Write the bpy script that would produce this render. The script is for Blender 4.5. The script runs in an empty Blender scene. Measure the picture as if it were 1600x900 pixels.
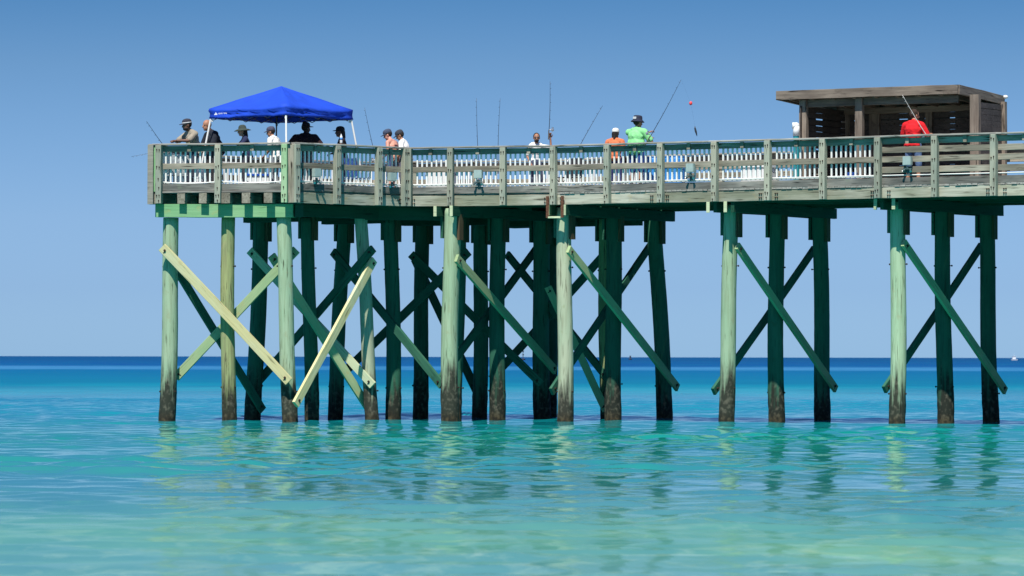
import bpy, bmesh, math, random
import numpy as np
from mathutils import Vector, Matrix, Euler, noise as mnoise

random.seed(7)
rnd = random.Random(11)
S = bpy.context.scene
COL = S.collection
R = math.radians

# ------------------------------------------------------------------ camera, sky, sun
F = 6570.0            # focal length in pixels of the 1600 px wide photograph
CAM_Z = 1.66
cam_d = bpy.data.cameras.new('camera')
cam = bpy.data.objects.new('camera', cam_d)
COL.objects.link(cam)
cam_d.sensor_width = 36.0
cam_d.lens = F / 1600 * 36
cam_d.clip_start = 0.5
cam_d.clip_end = 90000
cam.location = (0, 0, CAM_Z)
cam.rotation_mode = 'QUATERNION'
cam.rotation_quaternion = (Matrix.Rotation(R(90) + math.atan(107.6 / F), 3, 'X') @ Matrix.Rotation(R(0.107), 3, 'Z')).to_quaternion()
cam_d.dof.use_dof = True
cam_d.dof.focus_distance = 106.0
cam_d.dof.aperture_fstop = 6.3
S.camera = cam
S.render.resolution_x, S.render.resolution_y = 1024, 576

SUN_H = Vector((-0.27, -0.963, 0)).normalized()      # horizontal direction towards the sun
SUN_EL = R(58)
sun_dir = Vector((SUN_H.x * math.cos(SUN_EL), SUN_H.y * math.cos(SUN_EL), math.sin(SUN_EL)))
sd = bpy.data.lights.new('sun', 'SUN')
sd.energy = 5.0
sd.angle = R(0.5)
sd.color = (1.0, 0.95, 0.87)
sun = bpy.data.objects.new('sun', sd)
sun.rotation_mode = 'QUATERNION'
sun.rotation_quaternion = sun_dir.to_track_quat('Z', 'Y')
sun.location = (-20, 20, 60)
COL.objects.link(sun)

world = bpy.data.worlds.new('World')
S.world = world
world.use_nodes = True
wn = world.node_tree
wn.nodes.clear()
w_out = wn.nodes.new('ShaderNodeOutputWorld')
w_bg = wn.nodes.new('ShaderNodeBackground')
w_sky = wn.nodes.new('ShaderNodeTexSky')
w_sky.sky_type = 'NISHITA'
w_sky.sun_disc = False
w_sky.sun_elevation = SUN_EL
w_sky.sun_rotation = math.atan2(SUN_H.x, SUN_H.y)
w_sky.air_density = 1.0
w_sky.dust_density = 0.4
w_sky.ozone_density = 2.0
w_bg.inputs['Strength'].default_value = 0.068
# the real sky deepens from a pale band on the horizon to strong blue: a tint by elevation of the sky direction
w_tc = wn.nodes.new('ShaderNodeTexCoord')
w_sep = wn.nodes.new('ShaderNodeSeparateXYZ')
w_ramp = wn.nodes.new('ShaderNodeValToRGB')
w_map = wn.nodes.new('ShaderNodeMapRange')
w_map.inputs['From Min'].default_value = 0.0
w_map.inputs['From Max'].default_value = 0.25
w_mul = wn.nodes.new('ShaderNodeMix')
w_mul.data_type = 'RGBA'
w_mul.blend_type = 'MULTIPLY'
w_mul.inputs['Factor'].default_value = 1.0
wn.links.new(w_tc.outputs['Generated'], w_sep.inputs[0])
wn.links.new(w_sep.outputs['Z'], w_map.inputs['Value'])
wn.links.new(w_map.outputs[0], w_ramp.inputs['Fac'])
SKY_STOPS = [(0.004, (0.570, 0.985, 1.90)), (0.065, (0.490, 0.815, 1.62)), (0.132, (0.475, 0.755, 1.43)), (0.278, (0.330, 0.565, 1.00)), (0.345, (0.22, 0.465, 0.86)), (0.6, (0.22, 0.46, 0.90)), (1.0, (0.42, 0.66, 1.05))]
cr = w_ramp.color_ramp
while len(cr.elements) < len(SKY_STOPS):
    cr.elements.new(0.5)
for e, (p, c) in zip(cr.elements, SKY_STOPS):
    e.position = p
    e.color = (c[0] / 2.1, c[1] / 2.1, c[2] / 2.1, 1)
w_gain = wn.nodes.new('ShaderNodeVectorMath')
w_gain.operation = 'SCALE'
w_gain.inputs['Scale'].default_value = 2.1
wn.links.new(w_ramp.outputs[0], w_gain.inputs[0])
wn.links.new(w_sky.outputs[0], w_mul.inputs['A'])
wn.links.new(w_gain.outputs[0], w_mul.inputs['B'])
wn.links.new(w_mul.outputs['Result'], w_bg.inputs['Color'])
wn.links.new(w_bg.outputs[0], w_out.inputs[0])

S.view_settings.view_transform = 'Standard'
S.view_settings.look = 'None'
S.view_settings.exposure = 0.35
S.view_settings.gamma = 1.0
S.cycles.max_bounces = 8
S.cycles.diffuse_bounces = 4
S.cycles.caustics_reflective = False
S.cycles.caustics_refractive = False

# ------------------------------------------------------------------ helpers
def hor(px):
    return 556.0 + px * 3.0 / 1600

def at(px, py, D):
    """world point seen at photo pixel (px, py) at distance D"""
    return Vector(((px - 800) * D / F, D, CAM_Z + (hor(px) - py) * D / F))

def on_line(A, d, px):
    """point of the ground line A + t d whose bearing is that of column px"""
    k = (px - 800) / F
    t = (k * A[1] - A[0]) / (d[0] - k * d[1])
    return Vector((A[0] + d[0] * t, A[1] + d[1] * t)), t

def link(name, me, parent=None, mat=None, loc=None):
    o = bpy.data.objects.new(name, me)
    COL.objects.link(o)
    if parent:
        o.parent = parent
    if mat and me is not None:
        me.materials.append(mat)
    if loc is not None:
        o.location = loc
    return o

def thing(name, label, cat, loc=(0, 0, 0), rz=0.0, group=None):
    o = bpy.data.objects.new(name, None)
    COL.objects.link(o)
    o.location = loc
    o.rotation_euler = (0, 0, rz)
    o.empty_display_size = 0.2
    tag(o, label, cat, group)
    return o

def tag(o, label, cat, group=None):
    o['label'] = label
    o['category'] = cat
    if group:
        o['group'] = group
    return o

def obj(name, bm, mat, parent=None, smooth=False, loc=None):
    me = bpy.data.meshes.new(name)
    bmesh.ops.recalc_face_normals(bm, faces=bm.faces)
    bm.to_mesh(me)
    bm.free()
    if smooth:
        for p in me.polygons:
            p.use_smooth = True
    return link(name, me, parent, mat, loc)

def absorb(o, bm2, mat, world=False):
    """add small fittings to a part's own mesh, with their own material"""
    me = o.data
    if mat.name not in [m.name for m in me.materials]:
        me.materials.append(mat)
    k = [m.name for m in me.materials].index(mat.name)
    bmesh.ops.recalc_face_normals(bm2, faces=bm2.faces)
    if world:
        bm2.transform(o.matrix_basis.inverted())
    for f in bm2.faces:
        f.material_index = k
    tmp = bpy.data.meshes.new('tmp')
    bm2.to_mesh(tmp)
    bm2.free()
    bm = bmesh.new()
    bm.from_mesh(me)
    bm.from_mesh(tmp)
    bm.to_mesh(me)
    bm.free()
    bpy.data.meshes.remove(tmp)

def add_box(bm, c, s, rz=0.0, M=None):
    m = Matrix.Translation(c) @ Matrix.Rotation(rz, 4, 'Z') @ Matrix.Diagonal((s[0], s[1], s[2], 1))
    if M is not None:
        m = M @ m
    return bmesh.ops.create_cube(bm, size=1.0, matrix=m)['verts']

def add_cyl(bm, p0, p1, r0, r1=None, seg=10, caps=True):
    p0, p1 = Vector(p0), Vector(p1)
    if r1 is None:
        r1 = r0
    d = p1 - p0
    L = d.length
    q = d.to_track_quat('Z', 'Y').to_matrix().to_4x4()
    m = Matrix.Translation((p0 + p1) / 2) @ q
    bmesh.ops.create_cone(bm, cap_ends=caps, segments=seg, radius1=max(r0, 1e-4), radius2=max(r1, 1e-4), depth=L, matrix=m)

def add_tube(bm, pts, r, seg=8):
    """tube through points, radius list or number"""
    pts = [Vector(p) for p in pts]
    n = len(pts)
    rs = r if isinstance(r, (list, tuple)) else [r] * n
    rings = []
    ref = None
    for i, p in enumerate(pts):
        d = (pts[min(i + 1, n - 1)] - pts[max(i - 1, 0)]).normalized()
        if ref is None:
            ref = Vector((0, 0, 1)) if abs(d.z) < 0.9 else Vector((1, 0, 0))
        a = d.cross(ref).normalized()
        b = d.cross(a).normalized()
        rings.append([bm.verts.new(p + (a * math.cos(2 * math.pi * k / seg) + b * math.sin(2 * math.pi * k / seg)) * rs[i]) for k in range(seg)])
    for i in range(n - 1):
        for k in range(seg):
            bm.faces.new((rings[i][k], rings[i][(k + 1) % seg], rings[i + 1][(k + 1) % seg], rings[i + 1][k]))
    bm.faces.new(rings[0])
    bm.faces.new(list(reversed(rings[-1])))

def add_ball(bm, c, r, M=None, sub=2):
    if not isinstance(r, (tuple, list)):
        r = (r, r, r)
    m = Matrix.Translation(c) @ (M.to_4x4() if M is not None else Matrix.Identity(4)) @ Matrix.Diagonal((*r, 1))
    bmesh.ops.create_icosphere(bm, subdivisions=sub, radius=1.0, matrix=m)

def add_lathe(bm, prof, seg=20, M=None):
    """prof: list of (r, z)"""
    M = M or Matrix.Identity(4)
    rings = []
    for r, z in prof:
        rings.append([bm.verts.new(M @ Vector((max(r, 1e-4) * math.cos(2 * math.pi * k / seg), max(r, 1e-4) * math.sin(2 * math.pi * k / seg), z))) for k in range(seg)])
    for i in range(len(rings) - 1):
        for k in range(seg):
            bm.faces.new((rings[i][k], rings[i][(k + 1) % seg], rings[i + 1][(k + 1) % seg], rings[i + 1][k]))
    bm.faces.new(list(reversed(rings[0])))
    bm.faces.new(rings[-1])

# ------------------------------------------------------------------ materials
def nodemat(name):
    m = bpy.data.materials.new(name)
    m.use_nodes = True
    nt = m.node_tree
    b = nt.nodes['Principled BSDF']
    return m, nt, b

def plain(name, c, rough=0.6, metal=0.0, var=0.12, scale=6.0, bump=0.0, sheen=0.0):
    m, nt, b = nodemat(name)
    tc = nt.nodes.new('ShaderNodeTexCoord')
    nz = nt.nodes.new('ShaderNodeTexNoise')
    nz.inputs['Scale'].default_value = scale
    nz.inputs['Detail'].default_value = 4
    mr = nt.nodes.new('ShaderNodeMapRange')
    mr.inputs['From Min'].default_value = 0.3
    mr.inputs['From Max'].default_value = 0.7
    mr.inputs['To Min'].default_value = 1 - var
    mr.inputs['To Max'].default_value = 1 + var
    mx = nt.nodes.new('ShaderNodeVectorMath')
    mx.operation = 'SCALE'
    mx.inputs[0].default_value = c
    nt.links.new(tc.outputs['Object'], nz.inputs['Vector'])
    nt.links.new(nz.outputs['Fac'], mr.inputs['Value'])
    nt.links.new(mr.outputs[0], mx.inputs['Scale'])
    nt.links.new(mx.outputs[0], b.inputs['Base Color'])
    b.inputs['Roughness'].default_value = rough
    b.inputs['Metallic'].default_value = metal
    if bump:
        bp = nt.nodes.new('ShaderNodeBump')
        bp.inputs['Strength'].default_value = bump
        bp.inputs['Distance'].default_value = 0.02
        nt.links.new(nz.outputs['Fac'], bp.inputs['Height'])
        nt.links.new(bp.outputs[0], b.inputs['Normal'])
    return m

def wood(name, cols, axis='X', tide=False, streak=1.0, rough=0.85):
    """weathered timber. cols = (main, second, dark crack). grain runs along the local axis"""
    m, nt, b = nodemat(name)
    N, L = nt.nodes, nt.links
    tc = N.new('ShaderNodeTexCoord')
    oi = N.new('ShaderNodeObjectInfo')
    add = N.new('ShaderNodeVectorMath')
    add.operation = 'ADD'
    sc = N.new('ShaderNodeVectorMath')
    sc.operation = 'SCALE'
    sc.inputs[0].default_value = (37, 53, 71)
    L.new(oi.outputs['Random'], sc.inputs['Scale'])
    L.new(tc.outputs['Object'], add.inputs[0])
    L.new(sc.outputs[0], add.inputs[1])
    def mapped(s_long, s_cross):
        mp = N.new('ShaderNodeMapping')
        v = {'X': (s_long, s_cross, s_cross), 'Z': (s_cross, s_cross, s_long)}[axis]
        mp.inputs['Scale'].default_value = v
        L.new(add.outputs[0], mp.inputs[0])
        return mp
    def nz(mp, detail=5, dist=0.0):
        n = N.new('ShaderNodeTexNoise')
        n.inputs['Scale'].default_value = 1.0
        n.inputs['Detail'].default_value = detail
        n.inputs['Distortion'].default_value = dist
        L.new(mp.outputs[0], n.inputs['Vector'])
        return n
    big = nz(mapped(0.9, 2.2), 3)
    grain = nz(mapped(1.1, 17), 6, 0.6)
    crack = nz(mapped(1.6, 24), 4, 0.3)
    spots = nz(mapped(3.5, 5.0), 6)
    def ramp(src, lo, hi, a=0.0, c=1.0):
        r = N.new('ShaderNodeMapRange')
        r.inputs['From Min'].default_value = lo
        r.inputs['From Max'].default_value = hi
        r.inputs['To Min'].default_value = a
        r.inputs['To Max'].default_value = c
        L.new(src, r.inputs['Value'])
        return r.outputs[0]
    def mix(fac, A, B, blend='MIX'):
        x = N.new('ShaderNodeMix')
        x.data_type = 'RGBA'
        x.blend_type = blend
        for s, v in (('Factor', fac), ('A', A), ('B', B)):
            if isinstance(v, tuple):
                x.inputs[s].default_value = (*v, 1)
            elif isinstance(v, (int, float)):
                x.inputs[s].default_value = v
            else:
                L.new(v, x.inputs[s])
        return x.outputs['Result']
    c = mix(ramp(big.outputs['Fac'], 0.38, 0.66), cols[0], cols[1])
    c = mix(ramp(grain.outputs['Fac'], 0.42, 0.72, 0, 0.45 * streak), c, cols[2])
    c = mix(ramp(crack.outputs['Fac'], 0.60, 0.70, 0, 0.85 * streak), c, tuple(x * 0.35 for x in cols[2]))
    c = mix(ramp(spots.outputs['Fac'], 0.62, 0.72, 0, 0.5), c, cols[3] if len(cols) > 3 else cols[2])
    # a little lighter or darker from board to board
    hsv = N.new('ShaderNodeHueSaturation')
    L.new(ramp(oi.outputs['Random'], 0, 1, 0.82, 1.16), hsv.inputs['Value'])
    L.new(c, hsv.inputs['Color'])
    c = hsv.outputs[0]
    if tide:
        geo = N.new('ShaderNodeNewGeometry')
        sp = N.new('ShaderNodeSeparateXYZ')
        L.new(geo.outputs['Position'], sp.inputs[0])
        st = nz(mapped(1.0, 11), 6)
        jag = N.new('ShaderNodeMath')
        jag.operation = 'MULTIPLY_ADD'
        L.new(st.outputs['Fac'], jag.inputs[0])
        jag.inputs[1].default_value = -2.6
        L.new(sp.outputs['Z'], jag.inputs[2])           # z - 1.6*noise
        rj = N.new('ShaderNodeMath')
        rj.operation = 'MULTIPLY_ADD'
        L.new(oi.outputs['Random'], rj.inputs[0])
        rj.inputs[1].default_value = 0.45
        L.new(jag.outputs[0], rj.inputs[2])
        jag = rj
        grime = nz(mapped(9, 11), 5)
        dirt = mix(ramp(grime.outputs['Fac'], 0.50, 0.66), (0.018, 0.017, 0.013), (0.095, 0.085, 0.062))
        c = mix(ramp(jag.outputs[0], -0.45, 0.25, 0.95, 0.0), c, dirt)
        rust = mix(ramp(grime.outputs['Fac'], 0.4, 0.6), (0.018, 0.014, 0.009), (0.07, 0.05, 0.024))
        c = mix(ramp(sp.outputs['Z'], 0.06, 0.30, 0.85, 0.0), c, rust)
    L.new(c, b.inputs['Base Color'])
    b.inputs['Roughness'].default_value = rough
    b.inputs['Specular IOR Level'].default_value = 0.25
    bp = N.new('ShaderNodeBump')
    bp.inputs['Strength'].default_value = 0.5
    bp.inputs['Distance'].default_value = 0.012
    L.new(grain.outputs['Fac'], bp.inputs['Height'])
    L.new(bp.outputs[0], b.inputs['Normal'])
    return m

G1, G2, GD = (0.36, 0.52, 0.33), (0.42, 0.55, 0.36), (0.20, 0.25, 0.13)
M = {}
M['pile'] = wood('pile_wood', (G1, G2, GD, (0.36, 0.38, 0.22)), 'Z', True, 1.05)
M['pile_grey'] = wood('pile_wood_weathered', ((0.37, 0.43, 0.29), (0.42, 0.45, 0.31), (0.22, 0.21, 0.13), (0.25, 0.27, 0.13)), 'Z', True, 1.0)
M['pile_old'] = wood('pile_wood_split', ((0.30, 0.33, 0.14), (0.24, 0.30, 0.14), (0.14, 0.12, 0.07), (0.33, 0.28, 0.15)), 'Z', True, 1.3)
M['pile_shaded'] = wood('pile_wood_shaded', ((0.026, 0.125, 0.078), (0.045, 0.155, 0.095), (0.010, 0.05, 0.035), (0.035, 0.10, 0.055)), 'Z', True, 0.7)  # darker pile copy: the shade below the deck is put into its colour
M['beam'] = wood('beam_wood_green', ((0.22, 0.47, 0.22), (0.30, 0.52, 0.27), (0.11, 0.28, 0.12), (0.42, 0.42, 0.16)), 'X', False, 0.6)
M['beam_shaded'] = wood('beam_wood_shaded', ((0.010, 0.065, 0.036), (0.015, 0.08, 0.045), (0.006, 0.035, 0.022)), 'X', False, 0.8)  # under-deck shade painted into the beam colour
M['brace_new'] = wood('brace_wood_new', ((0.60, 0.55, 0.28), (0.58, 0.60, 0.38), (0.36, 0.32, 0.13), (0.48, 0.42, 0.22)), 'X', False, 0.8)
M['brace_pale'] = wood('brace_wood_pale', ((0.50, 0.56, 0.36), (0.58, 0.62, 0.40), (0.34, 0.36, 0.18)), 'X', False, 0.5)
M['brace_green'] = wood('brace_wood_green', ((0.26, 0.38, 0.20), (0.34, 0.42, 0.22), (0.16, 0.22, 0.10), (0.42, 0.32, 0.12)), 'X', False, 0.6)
M['brace_shaded'] = wood('brace_wood_shaded', ((0.026, 0.115, 0.072), (0.042, 0.14, 0.085), (0.010, 0.05, 0.033)), 'X', False, 0.8)  # brace wood darkened to carry the deck's shade in its colour
M['grey'] = wood('rail_wood_grey', ((0.22, 0.20, 0.155), (0.38, 0.345, 0.27), (0.085, 0.07, 0.05), (0.19, 0.19, 0.12)), 'X', False, 1.2)
M['greydark'] = wood('kick_wood_dark', ((0.12, 0.12, 0.11), (0.25, 0.24, 0.21), (0.05, 0.05, 0.045), (0.14, 0.18, 0.12)), 'X', False, 1.3)
M['toprail'] = wood('top_rail_wood', ((0.30, 0.285, 0.25), (0.44, 0.42, 0.38), (0.13, 0.12, 0.10)), 'X', False, 1.2)
M['fascia'] = wood('fascia_wood', ((0.27, 0.28, 0.20), (0.46, 0.45, 0.36), (0.12, 0.11, 0.07), (0.35, 0.29, 0.15)), 'X', False, 1.1)
M['post'] = wood('post_wood', ((0.28, 0.31, 0.25), (0.40, 0.39, 0.30), (0.17, 0.17, 0.12), (0.38, 0.34, 0.23)), 'Z', False, 0.8)
M['postgreen'] = wood('post_wood_green', ((0.30, 0.48, 0.26), (0.36, 0.50, 0.30), (0.20, 0.26, 0.14)), 'Z', False, 0.7)
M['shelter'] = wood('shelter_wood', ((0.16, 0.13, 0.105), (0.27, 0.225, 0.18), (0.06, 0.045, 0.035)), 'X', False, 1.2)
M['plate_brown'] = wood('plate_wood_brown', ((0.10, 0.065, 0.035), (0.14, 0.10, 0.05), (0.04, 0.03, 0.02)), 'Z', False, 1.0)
M['shelter_shaded'] = wood('shelter_wall_shaded', ((0.065, 0.056, 0.052), (0.10, 0.085, 0.078), (0.03, 0.025, 0.023)), 'X', False, 1.2)  # gloom inside the shelter painted in as a darker wood
M['shelterpost'] = wood('shelter_post_wood', ((0.26, 0.24, 0.20), (0.33, 0.31, 0.26), (0.14, 0.13, 0.10)), 'Z', False, 1.1)
M['white'] = plain('white_metal', (0.80, 0.80, 0.76), 0.45, 0, 0.05, 3)
M['pipe'] = plain('white_pipe', (0.78, 0.78, 0.74), 0.5, 0, 0.05, 3)
M['iron'] = plain('rusty_iron', (0.13, 0.055, 0.03), 0.85, 0.2, 0.5, 30, 0.5)
M['bolt'] = plain('dark_bolt', (0.035, 0.02, 0.014), 0.8, 0.2, 0.3, 30)
M['fabric'] = plain('blue_canopy_cloth', (0.002, 0.055, 0.52), 0.8, 0, 0.10, 3.0, 1.0)
M['logo'] = plain('white_print', (0.8, 0.8, 0.8), 0.7, 0, 0.02, 2)
M['frame_dark'] = plain('grey_steel', (0.10, 0.12, 0.15), 0.4, 0.6, 0.1, 5)
M['box'] = plain('lamp_box_grey', (0.36, 0.45, 0.42), 0.5, 0.1, 0.08, 12)
M['lamp_metal'] = plain('lamp_metal_dark', (0.07, 0.12, 0.12), 0.5, 0.3, 0.2, 12)
M['rod'] = plain('rod_carbon', (0.025, 0.027, 0.035), 0.35, 0, 0.1, 12)
M['rod_white'] = plain('rod_white', (0.75, 0.73, 0.68), 0.35, 0, 0.1, 12)
M['cork'] = plain('rod_grip', (0.10, 0.08, 0.06), 0.8, 0, 0.2, 40)
M['chrome'] = plain('reel_metal', (0.55, 0.55, 0.55), 0.3, 0.8, 0.1, 12)
M['turq'] = plain('turquoise_paint', (0.02, 0.27, 0.30), 0.45, 0, 0.1, 6)
M['red'] = plain('red_float', (0.85, 0.06, 0.06), 0.4)
M['lure'] = plain('lure_dark', (0.03, 0.035, 0.045), 0.4)
M['blueplastic'] = plain('blue_plastic', (0.04, 0.26, 0.66), 0.4, 0, 0.08, 5)
M['whiteplastic'] = plain('white_plastic', (0.74, 0.76, 0.76), 0.4, 0, 0.05, 5)
M['bluelid'] = plain('blue_lid', (0.02, 0.09, 0.42), 0.4)
M['darkcloth'] = plain('dark_cloth', (0.03, 0.03, 0.04), 0.9, 0, 0.25, 25)
M['roofing'] = plain('roof_sheet', (0.25, 0.24, 0.22), 0.8, 0, 0.2, 3)

# ------------------------------------------------------------------ the sea
def build_sea():
    dx, dy = 0.14, 0.17
    x0, x1, y0, y1 = -34.0, 34.0, 14.0, 172.0
    nx, ny = int((x1 - x0) / dx) + 1, int((y1 - y0) / dy) + 1
    xs = np.linspace(x0, x1, nx)
    ys = np.linspace(y0, y1, ny)
    X, Y = np.meshgrid(xs, ys)
    Z = np.zeros_like(X)
    rng = np.random.RandomState(5)
    # patches of stirred and of calm water
    patch = np.zeros_like(X)
    for _ in range(9):
        a = rng.uniform(0, 6.28)
        lam = rng.uniform(14, 45)
        patch += np.sin(2 * np.pi * (X * math.cos(a) * 0.6 + Y * math.sin(a)) / lam + rng.uniform(0, 6.28))
    patch = 0.85 + 0.16 * np.clip(patch, -2.5, 2.5)
    for k in range(118):
        lam = math.exp(rng.uniform(math.log(0.85), math.log(2.4))) if k < 62 else (rng.uniform(0.5, 0.95) if k < 98 else rng.uniform(3.5, 9))
        th = rng.normal(0, 0.95 if k < 98 else 0.5) + 0.12                 # travel direction away from -Y
        kx, ky = math.sin(th), -math.cos(th)
        slope = 0.0150 * (0.8 if lam < 0.95 else (1.0 if lam < 3.3 else 0.28))
        amp = slope * lam / (2 * math.pi) * rng.uniform(0.5, 1.3)
        ph = 2 * np.pi * (X * kx + Y * ky) / lam + rng.uniform(0, 6.28)
        ph = ph + 0.6 * np.sin(X * 0.31 * kx + Y * 0.17 + rng.uniform(0, 6.28))
        s = np.sin(ph)
        Z += amp * (s + 0.25 * np.cos(2 * ph))
    Z *= patch
    # one low swell line rolling past the right hand piles
    yl = 104.5 - 0.30 * (X - 5) + 0.5 * np.sin(X * 0.5)
    Z += 0.05 * np.exp(-((Y - yl) / 0.9) ** 2) * (1 / (1 + np.exp(-(X - 1.0) / 1.2)))
    ex = np.clip(np.minimum(X - x0, x1 - X) / 4.0, 0, 1)
    ey = np.clip(np.minimum(Y - y0, (y1 - Y) / 4) / 5.0, 0, 1)
    Z *= ex * ey
    co = np.stack([X, Y, Z], -1).reshape(-1, 3)
    idx = np.arange(nx * ny).reshape(ny, nx)
    q = np.stack([idx[:-1, :-1], idx[:-1, 1:], idx[1:, 1:], idx[1:, :-1]], -1).reshape(-1, 4)
    # outer sheets to the horizon
    B = 45000.0
    rings = []
    ext, qe = [], []
    base = len(co)
    def quad(a, b, c, d):
        n = base + len(ext)
        ext.extend([a, b, c, d])
        qe.append([n, n + 1, n + 2, n + 3])
    quad((-B, y1, 0), (B, y1, 0), (B, B, 0), (-B, B, 0))
    quad((-B, -300, 0), (B, -300, 0), (B, y0, 0), (-B, y0, 0))
    quad((-B, y0, 0), (x0, y0, 0), (x0, y1, 0), (-B, y1, 0))
    quad((x1, y0, 0), (B, y0, 0), (B, y1, 0), (x1, y1, 0))
    co = np.vstack([co, np.array(ext)])
    q = np.vstack([q, np.array(qe)])
    me = bpy.data.meshes.new('water')
    me.vertices.add(len(co))
    me.vertices.foreach_set('co', co.astype(np.float32).ravel())
    me.loops.add(q.size)
    me.loops.foreach_set('vertex_index', q.astype(np.int32).ravel())
    me.polygons.add(len(q))
    me.polygons.foreach_set('loop_start', np.arange(0, q.size, 4, dtype=np.int32))
    me.polygons.foreach_set('loop_total', np.full(len(q), 4, dtype=np.int32))
    me.polygons.foreach_set('use_smooth', np.ones(len(q), dtype=bool))
    me.update()
    me.validate()
    m, nt, b = nodemat('sea_water')
    N, L = nt.nodes, nt.links
    geo = N.new('ShaderNodeNewGeometry')
    sp = N.new('ShaderNodeSeparateXYZ')
    L.new(geo.outputs['Position'], sp.inputs[0])
    def math_(op, a, c=None, d=None):
        n = N.new('ShaderNodeMath')
        n.operation = op
        for i, v in enumerate((a, c, d)):
            if v is None:
                continue
            if isinstance(v, (int, float)):
                n.inputs[i].default_value = v
            else:
                L.new(v, n.inputs[i])
        return n.outputs[0]
    def noise_(scale, detail=4, rough=0.5, dist=0.0):
        mp = N.new('ShaderNodeMapping')
        mp.inputs['Scale'].default_value = scale
        L.new(geo.outputs['Position'], mp.inputs[0])
        n = N.new('ShaderNodeTexNoise')
        n.inputs['Scale'].default_value = 1.0
        n.inputs['Detail'].default_value = detail
        n.inputs['Roughness'].default_value = rough
        n.inputs['Distortion'].default_value = dist
        L.new(mp.outputs[0], n.inputs['Vector'])
        return n.outputs['Fac']
    def mr_(src, lo, hi, a, c):
        n = N.new('ShaderNodeMapRange')
        for k, v in (('From Min', lo), ('From Max', hi), ('To Min', a), ('To Max', c)):
            n.inputs[k].default_value = v
        L.new(src, n.inputs['Value'])
        return n.outputs[0]
    # depth bands follow the shore: colour of the water over sand bars and deeps
    ylog = math_('LOGARITHM', math_('MAXIMUM', sp.outputs['Y'], 5.0), 10.0)
    wob = math_('MULTIPLY_ADD', noise_((0.12, 0.05, 1), 3), 0.07, -0.035)
    wob2 = math_('MULTIPLY_ADD', noise_((0.010, 0.004, 1), 3), 0.05, -0.025)
    tilt = math_('MULTIPLY', math_('MAXIMUM', math_('MINIMUM', sp.outputs['X'], 12.0), -12.0), math_('MULTIPLY', 0.0035, mr_(sp.outputs['Y'], 100, 50, 0, 1)))
    yl2 = math_('ADD', ylog, math_('ADD', math_('ADD', wob, wob2), tilt))
    mr = N.new('ShaderNodeMapRange')
    mr.inputs['From Min'].default_value = 1.4
    mr.inputs['From Max'].default_value = 3.4
    L.new(yl2, mr.inputs['Value'])
    ramp = N.new('ShaderNodeValToRGB')
    L.new(mr.outputs[0], ramp.inputs['Fac'])
    r = ramp.color_ramp
    def P(D):
        return (math.log10(D) - 1.4) / 2.0
    stops = [(P(26), (0.085, 0.24, 0.26)), (P(32), (0.085, 0.25, 0.255)), (P(37), (0.085, 0.27, 0.215)), (P(41), (0.075, 0.26, 0.22)), (P(47), (0.055, 0.235, 0.235)),
             (P(60), (0.020, 0.24, 0.225)), (P(85), (0.006, 0.25, 0.195)), (P(120), (0.004, 0.23, 0.30)), (P(170), (0.010, 0.22, 0.33)), (P(215), (0.004, 0.21, 0.30)),
             (P(270), (0.001, 0.13, 0.24)), (P(500), (0.001, 0.095, 0.24)), (P(560), (0.035, 0.17, 0.36)), (P(660), (0.035, 0.17, 0.36)), (P(770), (0.001, 0.062, 0.22)), (P(2400), (0.001, 0.045, 0.165))]
    while len(r.elements) < len(stops):
        r.elements.new(0.5)
    for e, (p, c) in zip(r.elements, stops):
        e.position = p
        e.color = (*c, 1)
    # mottled bottom seen through the shallow water: pale yellow-green sand patches and light dapples
    dap = noise_((1.6, 0.75, 1), 6, 0.65, 0.4)
    sandy = noise_((0.22, 0.16, 1), 4, 0.5)
    near = N.new('ShaderNodeMapRange')
    near.inputs['From Min'].default_value = 52
    near.inputs['From Max'].default_value = 34
    L.new(sp.outputs['Y'], near.inputs['Value'])
    def mixc(fac, A, B):
        x = N.new('ShaderNodeMix')
        x.data_type = 'RGBA'
        for s, v in (('Factor', fac), ('A', A), ('B', B)):
            if isinstance(v, tuple):
                x.inputs[s].default_value = (*v, 1)
            elif isinstance(v, (int, float)):
                x.inputs[s].default_value = v
            else:
                L.new(v, x.inputs[s])
        return x.outputs['Result']
    c = ramp.outputs['Color']
    c = mixc(math_('MULTIPLY', mr_(sandy, 0.48, 0.68, 0, 0.30), near.outputs[0]), c, (0.26, 0.50, 0.20))
    c = mixc(math_('MULTIPLY', mr_(dap, 0.52, 0.72, 0, 0.34), near.outputs[0]), c, (0.42, 0.58, 0.40))
    # ripple shading put into the colour as dark wave streaks, longer along the shore
    stk = noise_((0.30, 0.075, 1), 5, 0.6, 0.3)
    c = mixc(mr_(stk, 0.50, 0.72, 0, 0.40), c, (0.0, 0.13, 0.20))
    stf = noise_((0.060, 0.016, 1), 6, 0.65, 0.5)
    c = mixc(math_('MULTIPLY', mr_(stf, 0.46, 0.62, 0, 0.5), mr_(sp.outputs['Y'], 105, 170, 0, 1)), c, (0.0, 0.105, 0.22))
    glint_tint = noise_((2.6, 0.9, 1), 3, 0.6, 0.2)
    c = mixc(math_('MULTIPLY', mr_(glint_tint, 0.64, 0.76, 0, 0.22), near.outputs[0]), c, (0.50, 0.62, 0.48))  # glitter painted as pale flecks in the near water colour
    L.new(c, b.inputs['Base Color'])
    b.inputs['Roughness'].default_value = 0.06
    b.inputs['IOR'].default_value = 1.33
    # ripples finer than the mesh
    h1 = noise_((3.0, 3.4, 1), 4, 0.6)
    h2 = noise_((0.35, 0.8, 1), 3, 0.55)
    far = mr_(sp.outputs['Y'], 120, 190, 0.0, 1.0)
    h = math_('ADD', math_('MULTIPLY', h1, 0.005), math_('MULTIPLY', math_('MULTIPLY', h2, 0.30), far))
    bp = N.new('ShaderNodeBump')
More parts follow.
